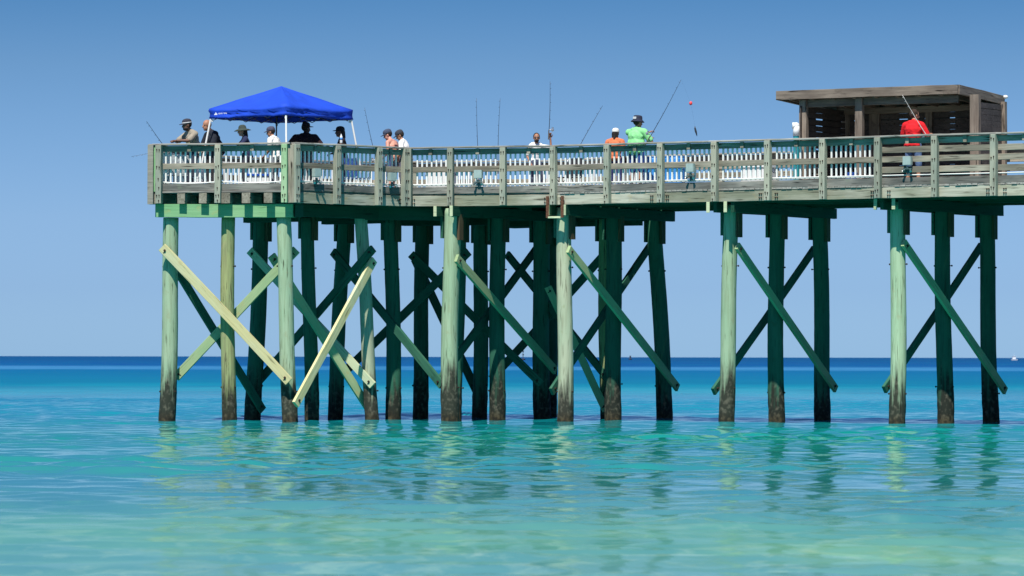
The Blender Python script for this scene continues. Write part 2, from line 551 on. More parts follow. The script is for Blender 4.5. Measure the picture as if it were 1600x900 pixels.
    bp.inputs['Strength'].default_value = 1.0
    bp.inputs['Distance'].default_value = 1.0
    L.new(h, bp.inputs['Height'])
    L.new(bp.outputs[0], b.inputs['Normal'])
    # unresolved wave faces: far away and over the shallow bar more of the body colour shows
    df = N.new('ShaderNodeBsdfDiffuse')
    L.new(c, df.inputs['Color'])
    ms = N.new('ShaderNodeMixShader')
    fr = math_('MAXIMUM', mr_(sp.outputs['Y'], 112, 240, 0.06, 0.92), mr_(sp.outputs['Y'], 54, 38, 0.06, 0.62))
    L.new(fr, ms.inputs[0])
    L.new(b.outputs[0], ms.inputs[1])
    L.new(df.outputs[0], ms.inputs[2])
    L.new(ms.outputs[0], nt.nodes['Material Output'].inputs['Surface'])
    o = link('water', me, None, m)
    o['kind'] = 'structure'
    return o
build_sea()

# ------------------------------------------------------------------ plan of the pier (metres, world)
Z_RAIL, Z_DECK = 7.06, 5.86
U = Vector((0.853, -0.522)).normalized()         # along the walkway, to the right and nearer
V = Vector((0.522, 0.853)).normalized()          # across it, away from the camera
A_ = Vector((-9.11, 106.9)); B_ = Vector((-5.57, 106.0)); C_ = Vector((-2.72, 108.5)); D_ = Vector((1.11, 107.2))
W_PIER = 5.7
E_ = D_ + V * W_PIER
F_, G_, H_ = Vector((0.6, 115.6)), Vector((-4.4, 116.4)), Vector((-7.9, 113.0))
T_END = 32.0

pier = thing('fishing_pier', 'long weathered wooden fishing pier on tall green piles with cross braces over the water', 'pier')

def prism_board(p0, p1, h, t, mat, name, parent, seg=6, jit=0.004, up=None, chip=0.0):
    """board from p0 to p1 (centre line). h = height across, t = thickness. grain along local X"""
    p0, p1 = Vector(p0), Vector(p1)
    d = p1 - p0
    L = d.length
    x = d.normalized()
    upv = Vector(up) if up is not None else Vector((0, 0, 1))
    y = upv.cross(x)
    if y.length < 1e-3:
        y = Vector((0, 1, 0))
    y.normalize()
    z = x.cross(y).normalized()
    bm = bmesh.new()
    rows = []
    b1_, b2_ = rnd.uniform(-1, 1) * 0.0028 * L, rnd.uniform(-1, 1) * 0.0022 * L
    if seg < 4 or L < 1.2:
        b1_ = b2_ = 0.0
    for i in range(seg + 1):
        u = L * i / seg
        bow = math.sin(math.pi * i / seg)
        ring = []
        e = 0.006
        for (a, c) in ((-t/2, -h/2 + e), (-t/2, h/2 - e), (-t/2 + e, h/2), (t/2 - e, h/2), (t/2, h/2 - e), (t/2, -h/2 + e), (t/2 - e, -h/2), (-t/2 + e, -h/2)):
            ja, jc = rnd.uniform(-jit, jit), rnd.uniform(-jit, jit)
            if chip and rnd.random() < 0.25 and c < 0:
                jc += rnd.uniform(0, chip)
            ring.append(bm.verts.new((u, a + ja + b1_ * bow, c + jc + b2_ * bow)))
        rows.append(ring)
    for i in range(seg):
        for k in range(8):
            bm.faces.new((rows[i][k], rows[i][(k + 1) % 8], rows[i + 1][(k + 1) % 8], rows[i + 1][k]))
    bm.faces.new(rows[0])
    bm.faces.new(list(reversed(rows[-1])))
    o = obj(name, bm, mat, parent)
    m3 = Matrix((x, y, z)).transposed()
    o.matrix_local = Matrix.Translation(p0) @ m3.to_4x4()
    return o

def P3(v, z):
    return Vector((v[0], v[1], z))

# ---- piles --------------------------------------------------------------
# (px at the top, px at the waterline, distance, half width in px, material, top height)
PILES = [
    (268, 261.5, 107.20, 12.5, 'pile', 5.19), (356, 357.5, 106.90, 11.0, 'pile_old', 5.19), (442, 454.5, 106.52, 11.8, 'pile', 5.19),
    (408, 396, 110.20, 12.5, 'pile_shaded', 5.30), (481, 487, 109.0, 10.8, 'pile_shaded', 5.25), (538, 523.5, 111.50, 11.3, 'pile_shaded', 5.30),
    (563, 583, 108.95, 10.3, 'pile_grey', 5.40), (610.5, 616, 110.3, 11.5, 'pile_shaded', 5.30), (661, 656, 112.40, 11.5, 'pile_shaded', 5.30),
    (706, 703, 108.30, 13.3, 'pile', 5.48), (718, 712, 110.6, 10.5, 'pile_shaded', 5.40), (752, 749.5, 112.90, 11.5, 'pile_shaded', 5.30), (779, 776, 110.35, 12.2, 'pile_shaded', 5.48),
    (844, 848, 112.30, 13.0, 'pile_shaded', 5.48), (860, 860, 114.00, 11.5, 'pile_shaded', 5.30), (882, 883, 107.55, 12.0, 'pile_grey', 5.48),
    (945, 948.5, 111.0, 10.5, 'pile_old', 5.30), (958, 959.5, 109.60, 12.5, 'pile_shaded', 5.48), (1022, 1040, 111.75, 12.2, 'pile_shaded', 5.48),
    (1143, 1134, 105.40, 12.0, 'pile', 5.48), (1213.5, 1213, 107.15, 12.3, 'pile_shaded', 5.48), (1280, 1287, 109.30, 12.2, 'pile_shaded', 5.48),
    (1404, 1402, 103.10, 12.3, 'pile', 5.48), (1473, 1476.5, 104.80, 12.5, 'pile_shaded', 5.48), (1541, 1549, 106.90, 12.3, 'pile_shaded', 5.48),
]
# three more bents beyond the right edge of the frame
near0 = Vector(((1403 - 800) / F * 103.10, 103.10))
for k in (1, 2, 3):
    for j, w in enumerate((0, 2.4, 4.8)):
        q = near0 + U * 4.9 * k + V * w
        px = 800 + q.x / q.y * F
        PILES.append((px, px, q.y, 12.4, 'pile' if j == 0 else 'pile_shaded', 5.48))

def make_pile(i, pt, pb, D, hw, mat, ztop):
    r = hw * D / F
    top = Vector(((pt - 800) / F * D, D, ztop))
    zs_ref = at(pt, 345, D).z
    bot_x = (pb - 800) / F * D
    # straight line through the two sightings, carried below the water
    slope = (top.x - bot_x) / (zs_ref - 0.0)
    def axis(z):
        return Vector((bot_x + slope * min(z, zs_ref), D, z))
    bm = bmesh.new()
    seg, rows = 20, 44
    ph = i * 1.7
    rings = []
    for k in range(rows + 1):
        z = -1.6 + (ztop + 1.6) * k / rows
        c = axis(z) - axis(0)
        c.z = z
        c.x += 0.022 * math.sin(z * 0.9 + ph)
        c.y += 0.014 * math.sin(z * 0.8 + ph * 2)
        rr = r * (1.03 - 0.012 * z)
        ring = []
        for s in range(seg):
            a = 2 * math.pi * s / seg
            f = rr * (1 + 0.022 * math.sin(a * 3 + z * 1.3 + ph) + rnd.uniform(-0.010, 0.010) + (rnd.uniform(0.0, 0.07) if z < 0.75 + 0.2 * math.sin(a * 2 + ph) else 0))
            ring.append(bm.verts.new((c.x + f * math.cos(a), c.y + f * math.sin(a), z)))
        rings.append(ring)
    for k in range(rows):
        for s in range(seg):
            bm.faces.new((rings[k][s], rings[k][(s + 1) % seg], rings[k + 1][(s + 1) % seg], rings[k + 1][s]))
    bm.faces.new(rings[-1])
    bm.faces.new(list(reversed(rings[0])))
    o = obj('pile', bm, M[mat], pier, smooth=True, loc=(bot_x, D, 0))
    # bolt ends at the brace heights
    for zb in (3.95, 0.85 + rnd.uniform(-.1, .15)):
        bb = bmesh.new()
        c = axis(zb) - axis(0)
        c.z = zb
        for dv in ((U.x, U.y, 0),):
            d = Vector(dv)
            add_cyl(bb, c - d * (r + 0.06), c + d * (r + 0.06), 0.011, seg=6)
            add_cyl(bb, c + d * (r + 0.03), c + d * (r + 0.048), 0.024, seg=6)
            add_cyl(bb, c - d * (r + 0.048), c - d * (r + 0.03), 0.024, seg=6)
        bb.transform(Matrix.Translation((-bot_x, -D, 0)) @ Matrix.Translation((bot_x, D, 0)))
        absorb(o, bb, M['bolt'])
    return o, axis, r
made = [make_pile(i, *p) for i, p in enumerate(PILES)]

# side plates at the tops of the shaded piles (short upright boards bolted to the pile head)
for i, (o, ax, r) in enumerate(made):
    if i in (0, 2, 6):
        continue
    if PILES[i][5] >= 5.25:
        for s in (-1, 1):
            c = ax(5.0) - ax(0)
            bm = bmesh.new()
            p = Vector((c.x, c.y, 5.0)) + Vector((U.x, U.y, 0)) * s * (r + 0.035)
            add_box(bm, (p.x, p.y, 5.0), (0.07, 0.20, 0.62 + 0.05 * s), math.atan2(U.y, U.x))
            obj('splice_plate', bm, M['brace_shaded'] if s < 0 else M['plate_brown'], o)

# ---- pile caps ----------------------------------------------------------
def cap_pair(c_near, c_far, over_n=0.42, over_f=0.42, z0=5.27, z1=5.535, mats=('beam', 'beam_shaded'), gap=0.245):
    d = (c_far - c_near).normalized()
    n = Vector((-d.y, d.x))
    a, b = c_near - d * over_n, c_far + d * over_f
    for s in (-1, 1):
        off = n * s * gap
        prism_board(P3(a + off, (z0 + z1) / 2), P3(b + off, (z0 + z1) / 2), z1 - z0, 0.09, M['beam_shaded'] if s > 0 else M['beam_shaded'], 'cap_beam', pier)
def pxD(px, D):
    return Vector(((px - 800) / F * D, D))
cap_pair(pxD(706, 108.3), pxD(847, 112.3))
cap_pair(pxD(882, 107.45), pxD(1028, 111.75))
cap_pair(pxD(1143, 105.05), pxD(1281, 109.3), over_n=0.42)
cap_pair(pxD(1404, 102.75), pxD(1541, 106.9))
for k in (1, 2, 3):
    q = near0 + U * 4.9 * k
    cap_pair(q, q + V * 4.8)
# pale sawn ends of the caps and the steel straps at one of them
for (px, D) in ((1143, 105.40), (1404, 103.10), (882, 107.45), (706, 108.3)):
    q = pxD(px, D) - V * (0.428 + (0.35 if px > 1000 else 0.0))
    prism_board(P3(q - U * 0.29, 5.40), P3(q - U * 0.20, 5.40), 0.27, 0.012, M['brace_pale'], 'cap_end', pier, 1, 0.002)
    prism_board(P3(q + U * 0.20, 5.40), P3(q + U * 0.29, 5.40), 0.27, 0.012, M['brace_pale'], 'cap_end', pier, 1, 0.002)
bq, tq = on_line(D_, U, 870)
for px in (858.5, 881.5):
    q, _ = on_line(D_, U, px)
    q = q - V * 0.10
    prism_board(P3(q, 5.21), P3(q, 5.76), 0.085, 0.03, M['iron'], 'steel_strap', pier, 4, 0.002, up=(U.x, U.y, 0))
q0, _ = on_line(D_, U, 861)
q1, _ = on_line(D_, U, 880)
prism_board(P3(q0 - V * 0.08, 5.215), P3(q1 - V * 0.08, 5.215), 0.05, 0.16, M['brace_pale'], 'strap_seat', pier, 3)

# front cap of the head: one heavy green beam on three piles
c0, c1 = pxD(244.5, 107.07), pxD(459, 106.29)
cdir = (c1 - c0).normalized()
cnor = Vector((cdir.y, -cdir.x))
prism_board(P3(c0, 5.365), P3(c1, 5.345), 0.335, 0.26, M['beam'], 'cap_beam', pier, 10, 0.003)
prism_board(P3(c1 + cdir * 0.004, 5.35), P3(pxD(472, 106.35), 5.35), 0.33, 0.22, M['beam_shaded'], 'cap_beam', pier, 2, 0.002)
# caps of the rows further back under the head
for (pa, Da, pb_, Db, z0, z1) in ((384, 110.2, 500, 108.9, 5.16, 5.50), (506, 111.5, 612, 110.2, 5.16, 5.50), (629, 112.3, 770, 111.2, 5.15, 5.50),
                                  (462, 106.9, 600, 109.1, 5.22, 5.53), (740, 113.4, 900, 112.2, 5.15, 5.50), (570, 108.9, 700, 109.0, 5.20, 5.53), (800, 114.2, 1000, 111.4, 5.15, 5.5)):
    a, b = pxD(pa, Da), pxD(pb_, Db)
    prism_board(P3(a, (z0 + z1) / 2), P3(b, (z0 + z1) / 2), z1 - z0, 0.24, M['beam_shaded'], 'cap_beam', pier, 4)

# ---- diagonal braces ----------------------------------------------------
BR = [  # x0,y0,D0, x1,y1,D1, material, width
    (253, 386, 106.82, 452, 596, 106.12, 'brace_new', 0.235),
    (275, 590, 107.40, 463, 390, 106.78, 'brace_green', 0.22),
    (258, 392, 107.45, 411, 641, 109.95, 'brace_shaded', 0.22),
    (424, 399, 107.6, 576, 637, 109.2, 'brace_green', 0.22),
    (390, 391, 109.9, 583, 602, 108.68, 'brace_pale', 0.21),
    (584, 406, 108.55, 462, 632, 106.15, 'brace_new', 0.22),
    (400, 601, 110.55, 583, 388, 108.4, 'brace_shaded', 0.21),
    (520, 393, 111.1, 691, 602, 108.55, 'brace_shaded', 0.22),
    (519, 600, 111.85, 732, 393, 110.2, 'brace_shaded', 0.22),
    (642, 397, 112.05, 846, 600, 111.2, 'brace_shaded', 0.21),
    (648, 405, 112.8, 748, 618, 113.3, 'brace_shaded', 0.22),
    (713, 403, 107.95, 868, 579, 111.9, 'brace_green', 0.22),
    (840, 386, 112.75, 684, 598, 108.75, 'brace_shaded', 0.22),
    (768, 592, 113.3, 949, 392, 111.45, 'brace_shaded', 0.21),
    (792, 397, 113.4, 949, 590, 110.75, 'brace_shaded', 0.21),
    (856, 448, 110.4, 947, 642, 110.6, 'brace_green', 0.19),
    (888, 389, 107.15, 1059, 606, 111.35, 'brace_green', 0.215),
    (1015, 385, 112.2, 862, 612, 107.90, 'brace_shaded', 0.215),
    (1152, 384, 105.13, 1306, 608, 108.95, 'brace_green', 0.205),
    (1272, 389, 109.75, 1115, 612, 105.85, 'brace_shaded', 0.205),
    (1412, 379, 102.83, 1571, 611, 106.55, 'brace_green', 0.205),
    (1533, 384, 107.35, 1382, 609, 103.55, 'brace_shaded', 0.205),
]
for (x0, y0, d0, x1, y1, d1, mt, w) in BR:
    a, b = at(x0, y0, d0), at(x1, y1, d1)
    o = prism_board(a, b, w, 0.085, M[mt], 'brace', pier, 8, 0.003)
    bb = bmesh.new()
    L = (b - a).length
    for uu in (0.12, L - 0.14):
        add_cyl(bb, (uu, -0.075, 0), (uu, 0.075, 0), 0.03, seg=6)
        add_box(bb, (uu + 0.02, 0, -0.03), (0.02, 0.10, 0.09))
    absorb(o, bb, M['bolt'])
for k in (1, 2, 3):
    q = near0 + U * 4.9 * k
    a, b = q + U * 0.26, q + V * 4.8 + U * 0.26
    prism_board(P3(a, 4.4), P3(b, 0.85), 0.205, 0.085, M['brace_green'], 'brace', pier, 8)
    a, b = q - U * 0.26, q + V * 4.8 - U * 0.26
    prism_board(P3(a, 0.85), P3(b, 4.4), 0.205, 0.085, M['brace_shaded'], 'brace', pier, 8)

# ---- deck, stringers, fascias ------------------------------------------
def poly_obj(name, pts, z0, z1, mat, parent):
    bm = bmesh.new()
    lo = [bm.verts.new((p[0], p[1], z0)) for p in pts]
    hi = [bm.verts.new((p[0], p[1], z1)) for p in pts]
    n = len(pts)
    bm.faces.new(hi)
    bm.faces.new(list(reversed(lo)))
    for i in range(n):
        bm.faces.new((lo[i], lo[(i + 1) % n], hi[(i + 1) % n], hi[i]))
    return obj(name, bm, mat, parent)
def inset(pts, k):
    c = sum((Vector(p) for p in pts), Vector((0, 0))) / len(pts)
    return [Vector(p) + (c - Vector(p)).normalized() * k for p in pts]
head_pts = [A_, B_, C_, D_, E_, F_, G_, H_]
poly_obj('deck', inset(head_pts, 0.06), 5.815, Z_DECK, M['toprail'], pier)
# walkway deck made of cross planks, a small gap between them
bm = bmesh.new()
t = 0.0
rz = math.atan2(U.y, U.x)
while t < T_END:
    w = 0.14
    c = D_ + U * (t + w / 2) + V * (W_PIER / 2 + rnd.uniform(-0.012, 0.012))
    add_box(bm, (c.x, c.y, 5.836 + rnd.uniform(-0.003, 0.003)), (w, W_PIER + 0.09, 0.042), rz)
    t += w + 0.008
obj('deck', bm, M['toprail'], pier)
# stringers under the walkway
for k, vv in enumerate((0.55, 1.5, 2.45, 3.4, 4.35, W_PIER - 0.06)):
    a, b = D_ - U * 0.2 + V * vv, D_ + U * T_END + V * vv
    prism_board(P3(a, 5.675), P3(b, 5.675), 0.265, 0.09, M['beam_shaded'], 'stringer', pier, 20)
# joists under the head, ends showing below the front edge
nrm_f = Vector(((B_ - A_).y, -(B_ - A_).x)).normalized()
if nrm_f.y > 0:
    nrm_f = -nrm_f
fdir = (B_ - A_).normalized()
for px, w in ((246, 0.19), (284, 0.20), (318, 0.20), (353, 0.25), (385.5, 0.22), (420, 0.22), (448, 0.17)):
    q, _ = on_line(A_, fdir, px)
    a = q + nrm_f * 0.085
    ln = 5.2 if px > 260 else 4.4
    prism_board(P3(a, 5.665), P3(a - nrm_f * ln, 5.665), 0.262, w, M['grey'], 'joist', pier, 8)
for off in (0.9, 2.6, 4.2):
    a, b = A_ + fdir * 0.3 - nrm_f * off, B_ - fdir * 0.1 - nrm_f * off
    prism_board(P3(a, 5.66), P3(b, 5.66), 0.24, 0.05, M['beam_shaded'], 'blackout_board', pier, 4)  # boards added behind the joist ends to black out the gaps
for (pa, Da, pb_, Db) in ((470, 107.6, 700, 109.6), (470, 109.6, 830, 110.8), (500, 112.0, 880, 112.4), (400, 112.5, 700, 114.5), (640, 109.2, 880, 108.4)):
    a, b = pxD(pa, Da), pxD(pb_, Db)
    prism_board(P3(a, 5.655), P3(b, 5.655), 0.27, 0.09, M['beam_shaded'], 'joist', pier, 6)

def out_normal(a, b):
    d = (b - a).normalized()
    n = Vector((d.y, -d.x))
    return d, n
def edge_boards(a, b, facia=True, seg=8):
    """horizontal edge timber of one side; a->b runs so that the outside is to the right"""
    d, n = out_normal(a, b)
    if facia:
        L = (b - a).length
        k = max(1, int(round(L / 3.1)))
        for i in range(k):
            p, q = a + d * (L * i / k + 0.004), a + d * (L * (i + 1) / k - 0.004)
            fb = prism_board(P3(p + n * 0.0, 5.672), P3(q + n * 0.0, 5.672), 0.27, 0.055, M['fascia'], 'fascia_board', pier, 12, 0.003)
            # bolt groups
            for e in (p + d * 0.22, q - d * 0.22):
                bb = bmesh.new()
                for du in (-0.055, 0.0, 0.055)[:2]:
                    for dz in (-0.05, 0.05):
                        c = e + d * du + n * 0.03
                        add_cyl(bb, (c.x, c.y, 5.66 + dz), (c.x + n.x * 0.03, c.y + n.y * 0.03, 5.66 + dz), 0.018, seg=6)
                absorb(fb, bb, M['bolt'], True)

def bay(a, b, kind, faces_sun=True, conduit=0.0, boards=True):
    """one railing bay between two posts"""
    d, n = out_normal(a, b)
    L = (b - a).length
    off = n * 0.02
    prism_board(P3(a + off, 6.925), P3(b + off, 6.925), 0.145, 0.038, M['grey'], 'rail_board', pier, 6)
    prism_board(P3(a + off, 6.48), P3(b + off, 6.48), 0.145, 0.038, M['grey'], 'rail_board', pier, 6)
    prism_board(P3(a + off, 5.94), P3(b + off, 5.94), 0.18, 0.042, M['greydark'], 'kick_board', pier, 10, 0.005, chip=0.02)
    # short bracket below the cap half way along
    m = a + d * L * 0.5 + n * 0.06
    bm = bmesh.new()
    add_box(bm, (m.x, m.y, 6.93), (0.09, 0.05, 0.15), math.atan2(d.y, d.x))
    obj('rail_bracket', bm, M['grey'], pier)
    if kind == 'pickets':
        bm = bmesh.new()
        ang = math.atan2(d.y, d.x)
        k = int((L - 0.10) / 0.131)
        s0 = (L - (k - 1) * 0.131) / 2
        for i in range(k):
            p = a + d * (s0 + i * 0.131) - n * 0.045
            add_box(bm, (p.x, p.y, 6.475), (0.040, 0.040, 0.84), ang)
        for z in (6.885, 6.062):
            c = a + d * L / 2 - n * 0.045
            add_box(bm, (c.x, c.y, z), (L - 0.02, 0.028, 0.024), ang)
        obj('baluster_panel', bm, M['white'], pier)
    else:
        prism_board(P3(a + off, 6.71), P3(b + off, 6.71), 0.15, 0.038, M['grey'], 'rail_board', pier, 6)
        prism_board(P3(a + off, 6.22), P3(b + off, 6.22), 0.15, 0.038, M['grey'], 'rail_board', pier, 6)
    if conduit is not None:
        bm = bmesh.new()
        pts = []
        for i in range(13):
            u = i / 12
            q = a + d * L * u + n * 0.004
            pts.append((q.x, q.y, 6.092 - conduit * 4 * u * (1 - u)))
        add_tube(bm, pts, 0.017, 6)
        obj('conduit', bm, M['pipe'], pier, smooth=True)

def post(c, d, n, w=0.155, t=0.155, z0=5.535, z1=7.015, mat='post', two=False):
    """upright post standing proud of the fascia"""
    bm = bmesh.new()
    ang = math.atan2(d.y, d.x)
    p = c + n * (0.03 + t / 2)
    vs = add_box(bm, (0, 0, 0), (w, t, z1 - z0))
    bmesh.ops.bevel(bm, geom=list(bm.edges), offset=0.008, segments=1, affect='EDGES')
    bmesh.ops.subdivide_edges(bm, edges=[e for e in bm.edges if e.calc_length() > 1.0], cuts=6)
    for v in bm.verts:
        v.co.x += rnd.uniform(-0.0025, 0.0025)
    o = obj('rail_post', bm, M[mat], pier)
    o.location = (p.x, p.y, (z0 + z1) / 2)
    o.rotation_euler = (0, 0, ang)
    bb = bmesh.new()
    for z in (5.60, 5.74, 5.93, 6.18, 6.47, 6.91):
        for s in ((-0.035, 0.03) if z in (5.74, 6.47, 6.91) else (rnd.uniform(-0.03, 0.03),)):
            zz = z - (z0 + z1) / 2 + rnd.uniform(-0.015, 0.015)
            add_cyl(bb, (s, -t / 2 - 0.012, zz), (s, -t / 2 + 0.01, zz), 0.017, seg=6)
            add_box(bb, (s + rnd.uniform(-.004, .004), -t / 2 - 0.002, zz - 0.035), (0.014, 0.006, 0.07))
    absorb(o, bb, M['bolt'])
    return o

def top_rail(a, b, ext0=0.0, ext1=0.0):
    d, n = out_normal(a, b)
    L = (b - a).length + ext0 + ext1
    a2 = a - d * ext0
    k = max(1, int(round(L / 3.2)))
    for i in range(k):
        p, q = a2 + d * L * i / k, a2 + d * (L * (i + 1) / k - 0.003)
        prism_board(P3(p + n * 0.03, 7.038), P3(q + n * 0.03, 7.038), 0.042, 0.25, M['toprail'], 'top_rail', pier, 10, 0.003)

# order of the sides: outside to the right of a->b when walking A -> B -> C -> D (camera side)
def side(a, b, posts_px, kind='pickets', facia=True, sag=0.0, post_mats=None, ends=(True, True), kinds=None, n_posts=None):
    d, n = out_normal(a, b)
    if posts_px is None:
        L = (b - a).length
        pts = [a + d * L * i / n_posts for i in range(n_posts + 1)]
    else:
        pts = [on_line(a, d, px)[0] for px in posts_px]
    for i, p in enumerate(pts):
        mt = post_mats[i] if post_mats else 'post'
        if mt:
            post(p, d, n, mat=mt)
    for i in range(len(pts) - 1):
        kd = kinds[i] if kinds else kind
        bay(pts[i], pts[i + 1], kd, conduit=sag)
    top_rail(a, b)
    edge_boards(a, b, facia)

# A->B : front of the head; posts at 243, 343, 448
side(A_, B_, [250, 342.5, 446.5], facia=False, sag=0.045, post_mats=['post', 'post', 'postgreen'])
gp = on_line(A_, (B_ - A_).normalized(), 243.5)[0]
prism_board(P3(gp + nrm_f * 0.06, 5.84), P3(gp + nrm_f * 0.06, 7.0), 0.11, 0.12, M['beam'], 'corner_board', pier, 4, up=((B_ - A_).x, (B_ - A_).y, 0))
# thin edge board under the front railing
prism_board(P3(A_ + nrm_f * 0.03, 5.822), P3(B_ + nrm_f * 0.03, 5.822), 0.045, 0.09, M['greydark'], 'edge_board', pier, 8)
side(B_, C_, [458, 522, 587, 628], sag=0.0, post_mats=['post', 'post', 'post', 'post'])
side(C_, D_, [641, 706, 788, 866], sag=0.0, post_mats=['post', 'post', 'post', None])
# walkway, near side
pxs = [868, 952, 1035.5, 1120, 1203, 1289, 1375, 1464, 1556]
ts = [on_line(D_, U, px)[1] for px in pxs]
step = ts[-1] - ts[-2]
while ts[-1] < T_END - 1.7:
    ts.append(ts[-1] + 1.55)
nU = Vector((U.y, -U.x))
for i, tt in enumerate(ts):
    post(D_ + U * tt, U, nU)
for i in range(len(ts) - 1):
    bay(D_ + U * ts[i], D_ + U * ts[i + 1], 'pickets' if i < 6 else 'boards', conduit=0.0)
top_rail(D_, D_ + U * ts[-1])
edge_boards(D_, D_ + U * ts[-1])
# far side of the walkway and of the head
fa, fb = E_ + U * ts[-1], E_
def far_side(a, b, n_posts, kinds):
    d, n = out_normal(a, b)
    L = (b - a).length
    pts = [a + d * L * i / n_posts for i in range(n_posts + 1)]
    for p in pts[:-1]:
        post(p, d, n)
    for i in range(n_posts):
        bay(pts[i], pts[i + 1], kinds, conduit=0.0)
    top_rail(a, b)
    edge_boards(a, b)
far_side(fa, fb, 19, 'boards')
far_side(E_, F_, 3, 'pickets')
far_side(F_, G_, 3, 'pickets')
far_side(G_, H_, 3, 'pickets')
far_side(H_, A_, 4, 'pickets')
prism_board(P3(B_ + nrm_f * 0.01 + fdir * 0.0, 5.54), P3(B_ + nrm_f * 0.01, 7.0), 0.16, 0.14, M['grey'], 'corner_post', pier, 5, up=(fdir.x, fdir.y, 0))
# corner timbers: brown side board on the left corner, pale post on the front corner
cA = A_ - fdir * 0.04
prism_board(P3(cA + nrm_f * 0.06, 5.52), P3(cA + nrm_f * 0.06, 7.03), 0.15, 0.24, M['shelterpost'], 'corner_post', pier, 6, up=(fdir.x, fdir.y, 0))

# ------------------------------------------------------------------ lamps fixed to the railing
def flood_light(px, face_a, d, z, label, yaw=0):
    q, _ = on_line(face_a, d, px)
    n = Vector((d.y, -d.x))
    t = thing('outdoor_lamp', label, 'outdoor lamp', (q.x + n.x * 0.12, q.y + n.y * 0.12, z), math.atan2(d.y, d.x), 'grey box lamps fixed along the railing')
    bm = bmesh.new()
    add_box(bm, (0, 0.0, 0.01), (0.215, 0.13, 0.22))
    bmesh.ops.bevel(bm, geom=list(bm.edges), offset=0.012, segments=2, affect='EDGES')
    obj('housing', bm, M['box'], t)
    bm = bmesh.new()
    add_cyl(bm, (0, 0, -0.12), (0, 0, -0.2), 0.035, seg=10)
    add_cyl(bm, (-0.11, 0, -0.19), (0.11, 0, -0.19), 0.02, seg=8)
    for s in (-1, 1):
        add_cyl(bm, (s * 0.07, -0.01, -0.2), (s * 0.11, -0.06, -0.245), 0.018, 0.036, seg=10)
    add_box(bm, (0, 0.05, -0.26), (0.09, 0.03, 0.10))
    obj('lamp_bracket', bm, M['lamp_metal'], t)
    bm = bmesh.new()
    for s in (-1, 1):
        add_cyl(bm, (s * 0.111, -0.062, -0.247), (s * 0.114, -0.066, -0.251), 0.030, seg=10)
    obj('lens', bm, M['chrome'], t)
dBC, dCD = (C_ - B_).normalized(), (D_ - C_).normalized()
flood_light(489.5, B_, dBC, 6.30, 'grey box lamp on the railing below the canopy and the broad silhouetted person')
flood_light(607.5, B_, dBC, 6.27, 'grey box lamp on the railing below the two men in caps')
flood_light(749.5, C_, dCD, 6.33, 'grey box lamp on the railing below two upright fishing rods')
flood_light(1082.5, D_, U, 6.38, 'grey box lamp on the picket railing right of the man in the lime green shirt')
flood_light(1421.5, D_, U, 6.42, 'pale grey box lamp on the plank railing below the man in the red shirt')

# ------------------------------------------------------------------ the open shelter on the walkway
VS0, VS1 = 2.9, 5.25
sh0 = D_ + V * VS0
sh1 = D_ + V * VS1
def shp(px):
    return on_line(sh0, U, px)
_, tl = shp(1256)
_, tm = shp(1343)
_, tr = shp(1524)
_, rl = on_line(sh0 - V * 0.25, U, 1213)
_, rr_ = on_line(sh0 - V * 0.25, U, 1497)
tr = rr_ + 0.05
tr = min(tr, rr_ - 0.02)
shelter = thing('wooden_shelter', 'open wooden shelter with flat plank roof standing on the pier walkway', 'shelter', (0, 0, 0))
roof_z = 8.44
# roof
def roof_pt(t, v, z):
    q = D_ + U * t + V * v
    return Vector((q.x, q.y, z))
RX0, RX1 = rl, rr_
v0, v1 = VS0 - 0.25, VS1 + 0.1
drop = 0.14
bm = bmesh.new()
cs = [roof_pt(RX0 + .03, v0 + .03, roof_z - 0.03), roof_pt(RX1 - .03, v0 + .03, roof_z - 0.03), roof_pt(RX1 - .03, v1, roof_z - drop - 0.03), roof_pt(RX0 + .03, v1, roof_z - drop - 0.03)]
vt = [bm.verts.new(c) for c in cs]
vb = [bm.verts.new(c - Vector((0, 0, 0.06))) for c in cs]
bm.faces.new(vt); bm.faces.new(list(reversed(vb)))
for i in range(4):
    bm.faces.new((vb[i], vb[(i + 1) % 4], vt[(i + 1) % 4], vt[i]))
obj('roof', bm, M['roofing'], shelter)
prism_board(roof_pt(RX0, v0, roof_z - 0.12), roof_pt(RX1, v0, roof_z - 0.12), 0.23, 0.05, M['shelter'], 'roof_fascia', shelter, 14, 0.004)
prism_board(roof_pt(RX1, v0 + 0.03, roof_z - 0.12), roof_pt(RX1, v1, roof_z - 0.12 - drop), 0.23, 0.05, M['shelter'], 'roof_fascia', shelter, 8, 0.004)
prism_board(roof_pt(RX0, v0 + 0.03, roof_z - 0.12), roof_pt(RX0, v1, roof_z - 0.12 - drop), 0.23, 0.05, M['shelter'], 'roof_fascia', shelter, 8, 0.004)
prism_board(roof_pt(RX0, v1, roof_z - 0.12 - drop), roof_pt(RX1, v1, roof_z - 0.12 - drop), 0.23, 0.05, M['shelter'], 'roof_fascia', shelter, 14, 0.004)
# rafters under the sheet
tt = RX0 + 0.35
while tt < RX1 - 0.2:
    prism_board(roof_pt(tt, v0 + 0.04, roof_z - 0.18), roof_pt(tt, v1 - 0.04, roof_z - 0.18 - drop), 0.14, 0.045, M['shelter'], 'rafter', shelter, 2)
    tt += 0.6
